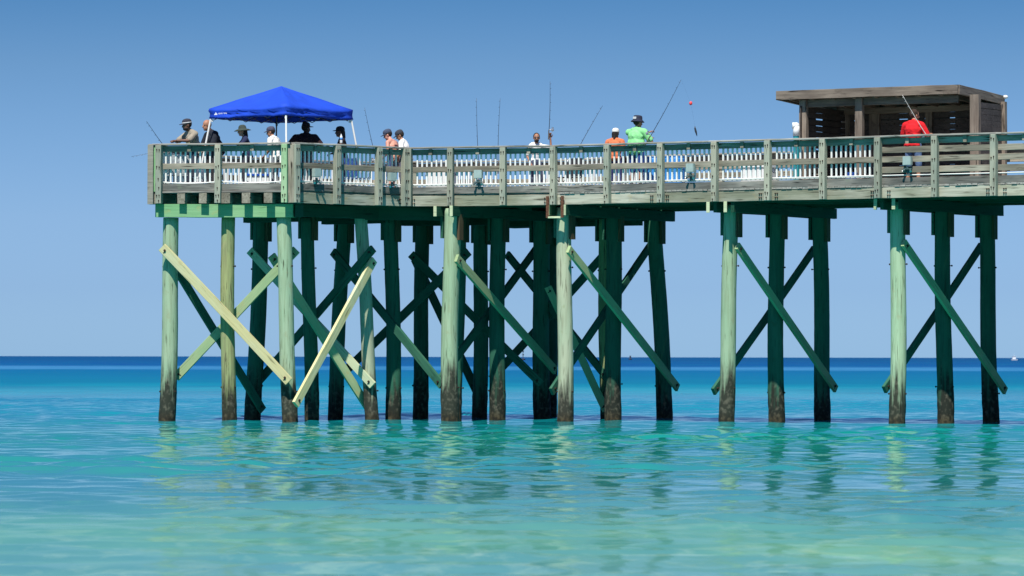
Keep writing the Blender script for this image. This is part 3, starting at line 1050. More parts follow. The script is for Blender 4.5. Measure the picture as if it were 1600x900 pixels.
# header beams and posts
prism_board(roof_pt(tl - 0.1, VS0 + 0.05, roof_z - 0.34), roof_pt(RX1 - 0.15, VS0 + 0.05, roof_z - 0.34), 0.19, 0.09, M['shelter'], 'header_beam', shelter, 8)
prism_board(roof_pt(tl - 0.1, VS1 - 0.1, roof_z - 0.42), roof_pt(RX1 - 0.15, VS1 - 0.1, roof_z - 0.42), 0.16, 0.09, M['shelter'], 'header_beam', shelter, 8)
TR = RX1 + 0.0
_, t_fr = on_line(sh0, U, 1524)
_, t_br = on_line(sh1, U, 1567)
t_right = t_fr
def shpost(t, v, w=0.2, dp=0.14, zt=None):
    q = D_ + U * t + V * v
    o = prism_board((q.x, q.y, Z_DECK), (q.x, q.y, zt or roof_z - 0.25), w, dp, M['shelter'], 'shelter_post', shelter, 6, 0.003, up=(U.x, U.y, 0))
shpost(tl, VS0); shpost(tm, VS0); shpost(t_right, VS0, 0.24)
shpost(tl, VS1); shpost((tl + t_right) / 2, VS1); shpost(t_br, VS1 - 0.05, 0.22, zt=roof_z - 0.30)
shpost((tl + tm) / 2 + 0.05, VS1, 0.3)
# angle struts beside the right hand posts
for (tq, vq, s) in ((t_right + 0.02, VS0 + 0.1, -1), (t_br, VS1 - 0.15, -1)):
    a = roof_pt(tq - 0.16, vq, Z_DECK + 1.15); b = roof_pt(tq - 0.02, vq, roof_z - 0.36)
    prism_board(a, b, 0.16, 0.05, M['shelter'], 'strut', shelter, 3)
# plank walls with gaps (each wall is one part, planks are its pattern)
def plank_wall(ta, va, tb, vb_, gaps, seed, name='plank_wall'):
    rr = random.Random(seed)
    bm = bmesh.new()
    a, b = D_ + U * ta + V * va, D_ + U * tb + V * vb_
    d = (b - a).normalized()
    L = (b - a).length
    ang = math.atan2(d.y, d.x)
    z = Z_DECK + 0.02
    nxt = 0
    while z < roof_z - 0.50:
        h = 0.138
        # a plank may be cut short at one end, leaving slots of sky
        s0 = rr.choice((0, 0, 0, 0, 0.0)) * L
        c = a + d * (L / 2)
        add_box(bm, (c.x, c.y, z + h / 2), (L, 0.03, h), ang)
        z += h + gaps * rr.choice((0.2, 0.3, 0.6, 1.2, 0.3))
    # uprights behind the planks close most of the slots
    k = 0.0
    nrm = Vector((-d.y, d.x))
    while k < L:
        c = a + d * k + nrm * 0.03
        add_box(bm, (c.x, c.y, (Z_DECK + roof_z - 0.4) / 2), (rr.uniform(0.3, 0.75), 0.022, roof_z - 0.4 - Z_DECK), ang)
        k += rr.uniform(0.35, 0.8)
    return obj(name, bm, M['shelter_shaded'], shelter)
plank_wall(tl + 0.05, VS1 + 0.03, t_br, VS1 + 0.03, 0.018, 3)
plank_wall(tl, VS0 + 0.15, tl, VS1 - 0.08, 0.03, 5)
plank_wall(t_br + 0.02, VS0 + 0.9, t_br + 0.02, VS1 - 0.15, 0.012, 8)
bm = bmesh.new()
q = roof_pt(RX1 + 0.05, v1 - 0.02, roof_z - 0.17)
add_ball(bm, q, (0.07, 0.07, 0.05))
add_cyl(bm, q, q + Vector((-0.06, 0, 0.02)), 0.02)
obj('lamp', bm, M['white'], shelter, smooth=True)
# bench inside
a, b = roof_pt(tl + 0.4, VS1 - 0.4, Z_DECK + 0.44), roof_pt(t_right - 0.3, VS1 - 0.4, Z_DECK + 0.44)
bench = thing('wooden_bench', 'long plain wooden bench in the shade against the back wall of the shelter', 'bench')
prism_board(a, b, 0.05, 0.36, M['shelter'], 'seat', bench, 6)
for f in (0.06, 0.35, 0.65, 0.94):
    c = a.lerp(b, f)
    prism_board((c.x, c.y, Z_DECK), (c.x, c.y, Z_DECK + 0.415), 0.10, 0.28, M['shelter'], 'leg', bench, 1, up=(U.x, U.y, 0))

# turquoise pipe with a white hood beside the shelter
q, _ = on_line(D_ + V * 2.4, U, 1244)
vent = thing('vent_pipe', 'turquoise standpipe with a rounded white hood left of the shelter', 'pipe', (q.x, q.y, Z_DECK), 0)
bm = bmesh.new()
add_cyl(bm, (0, 0, 0), (0, 0, 1.42), 0.075, seg=16)
obj('pipe', bm, M['turq'], vent, smooth=False)
bm = bmesh.new()
add_cyl(bm, (0, 0, 1.40), (0, 0, 1.66), 0.085, seg=16)
add_ball(bm, (0, 0, 1.66), 0.086, sub=3)
add_cyl(bm, (0, 0, 1.66), (-0.10, 0, 1.66), 0.083, 0.084, seg=16)
obj('hood', bm, M['whiteplastic'], vent, smooth=True)

# ------------------------------------------------------------------ blue canopy
CX, CY = -5.99, 108.9
can = thing('canopy_tent', 'bright blue pop-up canopy with white splayed legs at the left end of the pier', 'canopy', (CX, CY, Z_DECK))
rot = R(7.0)
def cdir_(a):
    return Vector((math.cos(a), math.sin(a)))
corn = []
for k, a in enumerate((-90, 0, 90, 180)):           # front, right, back, left
    v = cdir_(R(a) + rot) * 1.865
    corn.append(v)
EAVE = 2.20
PEAK = 2.80
bm = bmesh.new()
n = 12
# roof surface: four gently sagging panels; valance below
def roof_h(s, t):
    return s
rings = []
for j in range(9):                                   # from peak to eave
    f = j / 8
    ring = []
    for k in range(4):
        a, b = corn[k], corn[(k + 1) % 4]
        for i in range(n):
            u = i / n
            e = a.lerp(b, u)
            sag = 0.10 * math.sin(math.pi * u) * f       # edge pulled up/in between legs
            e = e * (1 - 0.035 * math.sin(math.pi * u) * f)
            z = EAVE + (PEAK - EAVE) * (1 - f) ** 0.97 - 0.05 * math.sin(math.pi * f) * (1 - abs(2 * u - 1)) - 0.045 * math.sin(math.pi * u) * f
            z += 0.012 * math.sin(u * 19 + k * 3 + j * 1.1) * math.sin(math.pi * f) + 0.006 * math.sin(u * 41 + j)
            ring.append(Vector((e.x * max(f, 0.012), e.y * max(f, 0.012), z)))
    rings.append(ring)
fr = random.Random(4)
for j in range(1, 5):                                # valance: two soft folds
    f = j / 4
    ring = []
    for i, p in enumerate(rings[8]):
        w = 0.022 * math.sin(i * 1.9 + j * 2.2) + 0.02 * math.sin(i * 0.7 + j * 1.4) - (0.03 if j == 2 else 0)
        edge = 1 - abs(2 * ((i % n) / n) - 1)
        r_ = 1 + w * (0.3 + edge)
        ring.append(Vector((p.x * r_, p.y * r_, p.z - 0.255 * f + 0.05 * edge * f)))
    rings.append(ring)
vv = [[bm.verts.new(p) for p in ring] for ring in rings]
m_ = 4 * n
for j in range(len(vv) - 1):
    for i in range(m_):
        bm.faces.new((vv[j][i], vv[j + 1][i], vv[j + 1][(i + 1) % m_], vv[j][(i + 1) % m_]))
bm.faces.new(vv[0])
cloth = obj('canopy_cloth', bm, M['fabric'], can, smooth=True)
sm = cloth.modifiers.new('thick', 'SOLIDIFY')
sm.thickness = 0.006
# legs: white outer tubes splayed outwards, the back one's shade put in as dark steel
for k in range(4):
    bm = bmesh.new()
    base = corn[k] * 1.18
    top = corn[k] * 0.955
    add_cyl(bm, (base.x, base.y, 0.0), (top.x, top.y, EAVE - 0.03), 0.024 if k != 2 else 0.02, seg=8)
    add_box(bm, (base.x, base.y, 0.01), (0.12, 0.12, 0.02))
    add_box(bm, (top.x, top.y, EAVE - 0.30), (0.055, 0.055, 0.06))
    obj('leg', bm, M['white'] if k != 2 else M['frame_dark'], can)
# scissor truss under the eaves
for k in range(4):
    a, b = corn[k] * 0.93, corn[(k + 1) % 4] * 0.93
    for (f0, f1, s) in ((0, .25, 1), (.25, .5, -1), (.5, .75, 1), (.75, 1, -1)):
        for inv in (0, 1):
            bm = bmesh.new()
            p, q = a.lerp(b, f0), a.lerp(b, f1)
            z0, z1 = (EAVE - 0.08, EAVE - 0.285) if (s > 0) != bool(inv) else (EAVE - 0.285, EAVE - 0.08)
            add_cyl(bm, (p.x, p.y, z0), (q.x, q.y, z1), 0.011, seg=6)
            obj('truss_bar', bm, M['frame_dark'], can)
bm = bmesh.new()
add_cyl(bm, (0, 0, EAVE - 0.1), (0, 0, PEAK - 0.02), 0.018)
obj('centre_pole', bm, M['frame_dark'], can)
# small white print on the left front valance: a mountain mark and lettering
fa_, fb_ = corn[3], corn[0]
dv = (fb_ - fa_).normalized()
nv = Vector((dv.y, -dv.x))
ang = math.atan2(dv.y, dv.x)
bm = bmesh.new()
pts = [(0, 0), (0.11, 0), (0.10, .03), (0.08, 0.04), (0.055, 0.07), (0.035, 0.035), (0.01, 0.025)]
f1 = [bm.verts.new((x, -0.004, z)) for x, z in pts]
f2 = [bm.verts.new((x, 0.0, z)) for x, z in pts]
bm.faces.new(f1); bm.faces.new(list(reversed(f2)))
for i in range(len(pts)):
    bm.faces.new((f1[i], f2[i], f2[(i + 1) % len(pts)], f1[(i + 1) % len(pts)]))
lg = obj('logo', bm, M['logo'], can)
lp = fa_ + dv * 0.22 + nv * 0.05
lg.location = (lp.x, lp.y, EAVE - 0.17)
lg.rotation_euler = (0, 0, ang)
tcu = bpy.data.curves.new('lettering', 'FONT')
tcu.body = 'OZARK TRAIL'
tcu.size = 0.05
tcu.extrude = 0.002
to = bpy.data.objects.new('lettering_tmp', tcu)
COL.objects.link(to)
dg = bpy.context.evaluated_depsgraph_get()
me = bpy.data.meshes.new_from_object(to.evaluated_get(dg))
bpy.data.objects.remove(to)
lt = link('lettering', me, can, M['logo'])
lp2 = fa_ + dv * 0.35 + nv * 0.052
lt.location = (lp2.x, lp2.y, EAVE - 0.155)
lt.rotation_euler = (R(90), 0, ang)

# ------------------------------------------------------------------ people
SKIN = {'light': plain('skin_light', (0.52, 0.27, 0.18), 0.6, 0, 0.06), 'tan': plain('skin_tan', (0.36, 0.17, 0.10), 0.6, 0, 0.06),
        'brown': plain('skin_brown', (0.14, 0.065, 0.04), 0.55, 0, 0.06), 'dark': plain('skin_dark', (0.055, 0.025, 0.018), 0.5, 0, 0.06),
        'pink': plain('skin_sunburnt', (0.62, 0.30, 0.22), 0.6, 0, 0.08)}
_cl = {}
def cloth_mat(c):
    k = tuple(round(x, 3) for x in c)
    if k not in _cl:
        _cl[k] = plain('cloth_%d' % len(_cl), c, 0.9, 0, 0.14, 9, 1.0)
    return _cl[k]

def voxeled(bm, name, mat, parent, vox=0.011, it=3):
    me = bpy.data.meshes.new(name)
    bm.to_mesh(me)
    bm.free()
    o = bpy.data.objects.new(name, me)
    COL.objects.link(o)
    md = o.modifiers.new('r', 'REMESH')
    md.mode = 'VOXEL'
    md.voxel_size = vox
    if it:
        s = o.modifiers.new('s', 'SMOOTH')
        s.factor = 0.5
        s.iterations = it
    dg = bpy.context.evaluated_depsgraph_get()
    m2 = bpy.data.meshes.new_from_object(o.evaluated_get(dg))
    bpy.data.objects.remove(o)
    bpy.data.meshes.remove(me)
    for p in m2.polygons:
        p.use_smooth = True
    m2.name = name
    m2.materials.clear()
    return link(name, m2, parent, mat)

def limb(bm, p0, p1, r0, r1):
    add_cyl(bm, p0, p1, r0, r1, seg=14)
    add_ball(bm, p0, r0)
    add_ball(bm, p1, r1)

def hand(bm, wrist, d, palm_n, side=1):
    """palm, four curled fingers, thumb"""
    d = Vector(d).normalized()
    pn = (Vector(palm_n) - d * Vector(palm_n).dot(d)).normalized()
    s = d.cross(pn).normalized() * side
    w = Vector(wrist)
    Mx = Matrix((s, d, pn)).transposed()
    add_ball(bm, w + d * 0.05, (0.042, 0.055, 0.018), Mx)
    for k, (off, ln) in enumerate(((-0.030, 0.062), (-0.010, 0.075), (0.011, 0.07), (0.031, 0.055))):
        b = w + d * 0.088 + s * off
        k1 = b + d * ln * 0.45 + pn * 0.010
        k2 = k1 + d * ln * 0.15 + pn * ln * 0.40
        k3 = k2 - d * ln * 0.18 + pn * ln * 0.25
        limb(bm, b, k1, 0.0105, 0.0095)
        limb(bm, k1, k2, 0.0095, 0.009)
        limb(bm, k2, k3, 0.009, 0.008)
    tb = w + d * 0.028 - s * 0.036
    t1 = tb + d * 0.035 - s * 0.028 + pn * 0.012
    t2 = t1 + d * 0.028 + pn * 0.02 + s * 0.006
    limb(bm, tb, t1, 0.014, 0.011)
    limb(bm, t1, t2, 0.011, 0.009)

def person(label, px, D, ytop, yaw, skin='tan', lean=8, head=(0, 0), arms=None, shirt=(0.5, 0.5, 0.5), sleeve='short', pants=(0.05, 0.06, 0.1),
           shorts=False, hat=None, hat_c=(0.03, 0.03, 0.04), hair=None, hair_c=(0.015, 0.01, 0.008), build=1.0, sit=False, glasses=False, beard=False,
           stripe=None, print_c=None, long_hair=False, hat_band=None):
    ztop = at(px, ytop, D).z
    x = (px - 800) / F * D
    hat_add = {'cap': 0.02, 'brim': 0.035, 'bucket': 0.035, 'bun': 0.05}.get(hat, 0.0)
    H = ztop - Z_DECK - hat_add - 0.012
    root = thing('person', label, 'person', (x, D, Z_DECK), R(yaw), 'people fishing on the pier')
    lean_r = R(lean)
    HS = 1.10
    # drop of the head top caused by the lean
    top0 = 0.97 + (1.75 - 0.97) * math.cos(lean_r)
    sc = H / top0
    if sit:
        sc = 1.0
    SC = Matrix.Scale(sc, 4)
    piv = Vector((0, 0, 0.97))
    RL = Matrix.Translation(piv) @ Matrix.Rotation(-lean_r, 4, 'X') @ Matrix.Translation(-piv)
    shift = Matrix.Translation((0, -0.06 * lean / 10, 0))
    def up(p):
        return SC @ (shift @ (RL @ Vector(p)))
    def lo(p):
        return SC @ Vector(p)
    b = build
    Rl3 = (Matrix.Rotation(-lean_r, 3, 'X'))
    def torso(bm, g, lowcut=False):
        add_ball(bm, up((0, 0, 1.00)), ((0.162 * b + g) * sc, (0.115 * b + g) * sc, (0.14 + g) * sc), Rl3)
        add_ball(bm, up((0, 0.012 * b, 1.13)), ((0.150 * b * b + g) * sc, (0.112 * b * b + g) * sc, (0.17 + g) * sc), Rl3)
        add_ball(bm, up((0, 0.005, 1.29)), ((0.176 * b + g) * sc, (0.122 * b + g) * sc, (0.17 + g) * sc), Rl3)
        limb(bm, up((-0.15 * b, 0, 1.405)), up((0.15 * b, 0, 1.405)), (0.068 + g) * sc, (0.068 + g) * sc)
        limb(bm, up((-0.09, -0.01, 1.44)), up((0.09, -0.01, 1.44)), (0.058 + g) * sc, (0.058 + g) * sc)
    sh = {s: up((s * 0.185 * b, 0, 1.40)) for s in (-1, 1)}
    arms = arms or {}
    el, ha = {}, {}
    for s in (-1, 1):
        a = arms.get(s, ((s * 0.27, -0.02, 1.13), (s * 0.24, 0.16, 0.95)))
        el[s], ha[s] = lo(a[0]), lo(a[1])
        # keep natural bone lengths
        v = el[s] - sh[s]
        el[s] = sh[s] + v.normalized() * 0.285 * sc
        v = ha[s] - el[s]
        ha[s] = el[s] + v.normalized() * 0.25 * sc
    hips = {s: lo((s * 0.095, 0, 0.93)) for s in (-1, 1)}
    knee = {s: lo((s * 0.12, 0.03, 0.50)) for s in (-1, 1)}
    ank = {s: lo((s * 0.13, -0.02, 0.09)) for s in (-1, 1)}
    toe = {s: lo((s * 0.15, 0.15, 0.035)) for s in (-1, 1)}
    # ---- body, one surface
    bm = bmesh.new()
    torso(bm, 0.0)
    limb(bm, up((0, -0.005, 1.44)), up((0, 0.012, 1.535)), 0.058 * sc, 0.054 * sc)
    hy, hp = head
    HR = Matrix.Rotation(R(hy), 3, 'Z') @ Matrix.Rotation(-R(hp), 3, 'X')
    hc = up((0, 0.015, 1.63)) + Vector((0, 0.012, 0)) * sc
    def hd(p):
        return hc + HR @ (Vector(p) * sc * HS)
    add_ball(bm, hd((0, -0.008, 0.022)), (0.076 * sc * HS, 0.096 * sc * HS, 0.096 * sc * HS), HR, 3)
    add_ball(bm, hd((0, 0.022, -0.045)), (0.058 * sc * HS, 0.068 * sc * HS, 0.072 * sc * HS), HR, 3)
    add_ball(bm, hd((0, 0.065, -0.092)), (0.024 * sc * HS, 0.020 * sc * HS, 0.020 * sc * HS), HR)
    limb(bm, hd((0, 0.086, 0.012)), hd((0, 0.106, -0.028)), 0.010 * sc * HS, 0.0155 * sc * HS)
    for s in (-1, 1):
        add_ball(bm, hd((s * 0.077, -0.006, -0.01)), (0.010 * sc * HS, 0.019 * sc * HS, 0.031 * sc * HS), HR)
    add_ball(bm, hd((0, 0.086, -0.063)), (0.025 * sc * HS, 0.010 * sc * HS, 0.008 * sc * HS), HR)
    for s in (-1, 1):
        limb(bm, sh[s], el[s], 0.052 * b * sc, 0.040 * b * sc)
        limb(bm, el[s], ha[s], 0.040 * b * sc, 0.027 * sc)
        d = (ha[s] - el[s]).normalized()
        hand(bm, ha[s] + d * 0.005, d, (0, 0, -1) if abs(d.z) < 0.8 else (0, 1, 0), s)
        limb(bm, hips[s], knee[s], 0.083 * b * sc, 0.056 * sc)
        limb(bm, knee[s], ank[s], 0.053 * sc, 0.038 * sc)
        limb(bm, ank[s], toe[s], 0.040 * sc, 0.030 * sc)
    voxeled(bm, 'body', SKIN[skin], root, 0.0085, 2)
    # ---- shirt
    if shirt is not None:
        bm = bmesh.new()
        torso(bm, 0.016)
        add_ball(bm, up((0, 0, 0.93)), ((0.165 * b + 0.022) * sc, (0.12 * b + 0.022) * sc, 0.08 * sc), Rl3)
        for s in (-1, 1):
            if sleeve == 'short':
                m = sh[s].lerp(el[s], 0.80)
                limb(bm, sh[s], m, (0.052 * b + 0.020) * sc, (0.048 * b + 0.022) * sc)
            elif sleeve == 'long':
                limb(bm, sh[s], el[s], (0.052 * b + 0.018) * sc, (0.040 * b + 0.018) * sc)
                limb(bm, el[s], el[s].lerp(ha[s], 0.95), (0.040 * b + 0.018) * sc, (0.027 + 0.014) * sc)
            else:
                add_ball(bm, sh[s], (0.052 * b + 0.012) * sc)
        limb(bm, up((0, -0.012, 1.44)), up((0, -0.008, 1.485)), 0.066 * sc, 0.062 * sc)
        so = voxeled(bm, 'shirt', cloth_mat(shirt), root, 0.012, 3)
        if print_c:
            bm = bmesh.new()
            add_ball(bm, up((0.02, 0.128 * b, 1.25)), (0.085 * sc, 0.022 * sc, 0.09 * sc), Rl3, 2)
            obj('shirt_print', bm, cloth_mat(print_c), root, smooth=True)
    # ---- trousers or shorts, shoes
    bm = bmesh.new()
    add_ball(bm, lo((0, 0, 0.96)), ((0.165 * b + 0.014) * sc, (0.118 * b + 0.014) * sc, 0.12 * sc))
    for s in (-1, 1):
        limb(bm, hips[s], knee[s], (0.083 * b + 0.016) * sc, 0.076 * sc)
        if not shorts:
            limb(bm, knee[s], ank[s].lerp(knee[s], 0.06), 0.070 * sc, 0.058 * sc)
    voxeled(bm, 'shorts' if shorts else 'trousers', cloth_mat(pants), root, 0.013, 3)
    for s in (-1, 1):
        bm = bmesh.new()
        limb(bm, lo((s * 0.13, -0.045, 0.045)), lo((s * 0.155, 0.17, 0.035)), 0.046 * sc, 0.037 * sc)
        voxeled(bm, 'shoe', M['darkcloth'], root, 0.014, 1)
    # ---- eyes
    for s in (-1, 1):
        bm = bmesh.new()
        add_ball(bm, hd((s * 0.031, 0.080, 0.008)), 0.0105 * sc)
        obj('eye', bm, M['lure'], root, smooth=True)
    if glasses:
        bm = bmesh.new()
        for s in (-1, 1):
            add_ball(bm, hd((s * 0.034, 0.092, 0.006)), (0.030 * sc, 0.010 * sc, 0.021 * sc), HR)
            limb(bm, hd((s * 0.066, 0.075, 0.012)), hd((s * 0.08, -0.01, 0.01)), 0.004 * sc, 0.004 * sc)
        limb(bm, hd((-0.03, 0.098, 0.012)), hd((0.03, 0.098, 0.012)), 0.005 * sc, 0.005 * sc)
        obj('sunglasses', bm, M['lure'], root, smooth=True)
    # ---- hair
    hm = cloth_mat(hair_c)
    if hair or long_hair or hat in ('cap', 'brim', 'bucket', 'bun') and skin != 'bald':
        if hair != 'bald':
            bm = bmesh.new()
            add_ball(bm, hd((0, -0.022, 0.030)), (0.084 * sc * HS, 0.096 * sc * HS, 0.100 * sc * HS), HR, 3)
            if long_hair:
                limb(bm, hd((0, -0.075, 0.0)), hd((0, -0.105, -0.13)), 0.058 * sc, 0.035 * sc)
                limb(bm, hd((-0.05, -0.05, 0.0)), hd((-0.06, -0.06, -0.13)), 0.045 * sc, 0.025 * sc)
                limb(bm, hd((0.05, -0.05, 0.0)), hd((0.06, -0.06, -0.13)), 0.045 * sc, 0.025 * sc)
            voxeled(bm, 'hair', hm, root, 0.010, 2)
    if beard:
        bm = bmesh.new()
        add_ball(bm, hd((0, 0.034, -0.070)), (0.068 * sc, 0.072 * sc, 0.057 * sc), HR, 2)
        voxeled(bm, 'beard', hm, root, 0.010, 2)
    # ---- hats
    if hat:
        hmat = cloth_mat(hat_c)
        bm = bmesh.new()
        MH = Matrix.Translation(hd((0, -0.010, 0.040))) @ HR.to_4x4() @ Matrix.Scale(sc * HS, 4)
        if hat == 'cap':
            MH = MH @ Matrix.Diagonal((0.93, 1.12, 1, 1))
            add_lathe(bm, [(0.094, 0.0), (0.096, 0.03), (0.088, 0.065), (0.062, 0.092), (0.02, 0.104), (0.0, 0.105)], 20, MH)
            rows = []
            for i in range(9):
                a = math.pi * (0.14 + 0.72 * i / 8)
                inn = Vector((0.088 * math.cos(a), 0.090 * math.sin(a), 0.012))
                out = Vector((0.088 * math.cos(a), 0.090 * math.sin(a) + 0.075 * math.sin(math.pi * i / 8) ** 0.6, -0.006 - 0.006 * abs(i - 4) / 4))
                rows.append((inn, out))
            for (i1, o1), (i2, o2) in zip(rows, rows[1:]):
                q = [i1, o1, o2, i2]
                tp = [bm.verts.new(MH @ v) for v in q]
                bt = [bm.verts.new(MH @ (v - Vector((0, 0, 0.006)))) for v in q]
                bm.faces.new(tp); bm.faces.new(list(reversed(bt)))
                for k in range(4):
                    bm.faces.new((tp[k], bt[k], bt[(k + 1) % 4], tp[(k + 1) % 4]))
            obj('cap', bm, hmat, root, smooth=False)
        elif hat == 'brim':
            add_lathe(bm, [(0.205, -0.028), (0.207, -0.022), (0.15, 0.008), (0.100, 0.020), (0.096, 0.055), (0.080, 0.095), (0.045, 0.118), (0.0, 0.122)], 26, MH)
            obj('sun_hat', bm, hmat, root, smooth=True)
        elif hat == 'bucket':
            add_lathe(bm, [(0.146, -0.030), (0.148, -0.024), (0.124, 0.0), (0.102, 0.018), (0.098, 0.065), (0.088, 0.104), (0.06, 0.112), (0.0, 0.114)], 24, MH)
            obj('bucket_hat', bm, hmat, root, smooth=True)
            if hat_band:
                bm = bmesh.new()
                add_box(bm, (0.03, -0.101, 0.05), (0.09, 0.01, 0.045), 0.25, MH)
                obj('hat_badge', bm, cloth_mat(hat_band), root)
        elif hat == 'bun':
            add_lathe(bm, [(0.092, 0.0), (0.095, 0.04), (0.085, 0.08), (0.05, 0.105), (0.0, 0.11)], 20, MH)
            add_ball(bm, hd((0, -0.05, 0.125)), (0.055 * sc, 0.055 * sc, 0.05 * sc), HR)
            add_box(bm, (0, 0.115, 0.015), (0.13, 0.09, 0.012), 0, MH)
            obj('head_wrap', bm, hmat, root, smooth=True)
        if hat == 'cap' and hat_band:
            bm = bmesh.new()
            add_lathe(bm, [(0.0975, 0.004), (0.0985, 0.014), (0.0975, 0.026)], 20, MH)
            obj('cap_band', bm, cloth_mat(hat_band), root, smooth=True)
    return root, ha, el, sc

lean_arms = {-1: ((-0.25, 0.22, 1.22), (-0.08, 0.44, 1.20)), 1: ((0.25, 0.22, 1.22), (0.08, 0.46, 1.20))}
person('bearded man in dark cap and beige shirt leaning on the rail at far left', 299, 107.45, 186, 125, 'brown', 22, (-10, 8), lean_arms,
       (0.30, 0.26, 0.20), 'short', (0.04, 0.05, 0.08), hat='cap', hat_c=(0.03, 0.03, 0.045), hat_band=(0.5, 0.5, 0.5), beard=True, build=1.08, print_c=(0.70, 0.62, 0.35))
person('bald heavy man in black shirt standing behind the left canopy leg', 331, 109.2, 187, 115, 'tan', 20, (10, 5), {-1: ((-0.30, 0.1, 1.15), (-0.12, 0.35, 1.12)), 1: ((0.30, 0.1, 1.15), (0.12, 0.35, 1.12))},
       (0.008, 0.012, 0.022), 'short', (0.03, 0.03, 0.035), hair='bald', build=1.28)
person('woman in wide brimmed dark olive hat and navy top resting her arm on the rail', 383, 107.35, 195, 100, 'light', 12, (0, 5), {-1: ((-0.30, 0.20, 1.17), (-0.2, 0.45, 1.18)), 1: ((0.22, 0.20, 1.18), (0.1, 0.45, 1.20))},
       (0.012, 0.018, 0.06), 'short', (0.05, 0.05, 0.07), hat='brim', hat_c=(0.035, 0.05, 0.04), long_hair=True, hair_c=(0.02, 0.013, 0.01), build=0.92)
person('person in white shirt and grey purple cap turned away behind the canopy legs', 428, 106.95, 197, 62, 'tan', 16, (18, 12), None,
       (0.80, 0.78, 0.72), 'short', (0.25, 0.27, 0.3), hat='cap', hat_c=(0.06, 0.06, 0.10), build=1.05)
person('broad silhouetted person in dark maroon shirt with topknot under the canopy', 476, 108.5, 189, -15, 'dark', 10, (-40, 5), {-1: ((-0.42, 0.0, 1.18), (-0.3, 0.22, 1.10)), 1: ((0.42, 0.0, 1.18), (0.30, 0.22, 1.1))},
       (0.018, 0.003, 0.004), 'short', (0.02, 0.02, 0.03), hat='bun', hat_c=(0.015, 0.006, 0.008), build=1.34)
pw, hw_, _, _ = person('dark haired woman in black cap holding a water bottle by the rail', 534, 109.2, 197, 100, 'brown', 6, (0, 0), {-1: ((-0.2, 0.10, 1.15), (-0.08, 0.30, 1.22)), 1: ((0.24, 0.02, 1.15), (0.16, 0.22, 1.08))},
       (0.02, 0.008, 0.010), 'none', (0.02, 0.02, 0.03), hat='cap', hat_c=(0.01, 0.01, 0.014), long_hair=True, build=0.92)
person('shirtless sunburnt man in grey blue cap looking down at the corner of the rail', 613, 109.3, 201.5, 60, 'pink', 24, (25, 22), None,
       None, 'none', (0.05, 0.08, 0.2), shorts=True, hat='cap', hat_c=(0.05, 0.07, 0.12), build=1.08)
person('man in white shirt and dark cap with head bowed beside the shirtless man', 631, 109.0, 202.5, 72, 'tan', 18, (14, 30), None,
       (0.82, 0.80, 0.76), 'short', (0.1, 0.1, 0.14), hat='cap', hat_c=(0.035, 0.04, 0.055), build=1.02)
p9, h9, e9, s9 = person('bearded man in sunglasses and white shirt raising an upright fishing rod', 837, 111.2, 207.5, 195, 'tan', 6, (-12, 0),
       {-1: ((-0.33, 0.16, 1.37), (-0.35, 0.18, 1.66)), 1: ((0.25, 0.0, 1.1), (0.2, 0.15, 0.95))}, (0.8, 0.8, 0.78), 'short', (0.05, 0.06, 0.1), hair='short', glasses=True, beard=True, build=0.82)
person('person in white cap and orange shirt with black hair seen from behind', 960.5, 107.3, 199.5, -20, 'brown', 8, (0, 0), None,
       (0.62, 0.17, 0.07), 'short', (0.04, 0.05, 0.2), hat='cap', hat_c=(0.78, 0.76, 0.70), long_hair=True, build=1.1)
p11, h11, e11, s11 = person('big man in lime green shirt and dark bucket hat holding a slanting rod', 994, 106.75, 180, -38, 'tan', 6, (-20, 5),
       {-1: ((-0.10, 0.22, 1.30), (0.10, 0.42, 1.42)), 1: ((0.36, 0.08, 1.18), (0.20, 0.32, 1.28))}, (0.24, 0.66, 0.26), 'short', (0.02, 0.07, 0.30), shorts=True, hat='bucket', hat_c=(0.015, 0.018, 0.04), hat_band=(0.6, 0.6, 0.6), build=1.22)
p12, h12, e12, s12 = person('man in bright red shirt and denim shorts fishing in front of the shelter', 1427, 103.6, 170.5, -28, 'tan', 10, (-35, 5),
       {-1: ((-0.28, 0.08, 1.15), (-0.02, 0.30, 1.12)), 1: ((0.32, 0.06, 1.15), (0.28, 0.30, 1.20))}, (0.66, 0.006, 0.012), 'short', (0.10, 0.17, 0.32), shorts=True, hair='short', hair_c=(0.035, 0.018, 0.01), build=1.08, beard=True)

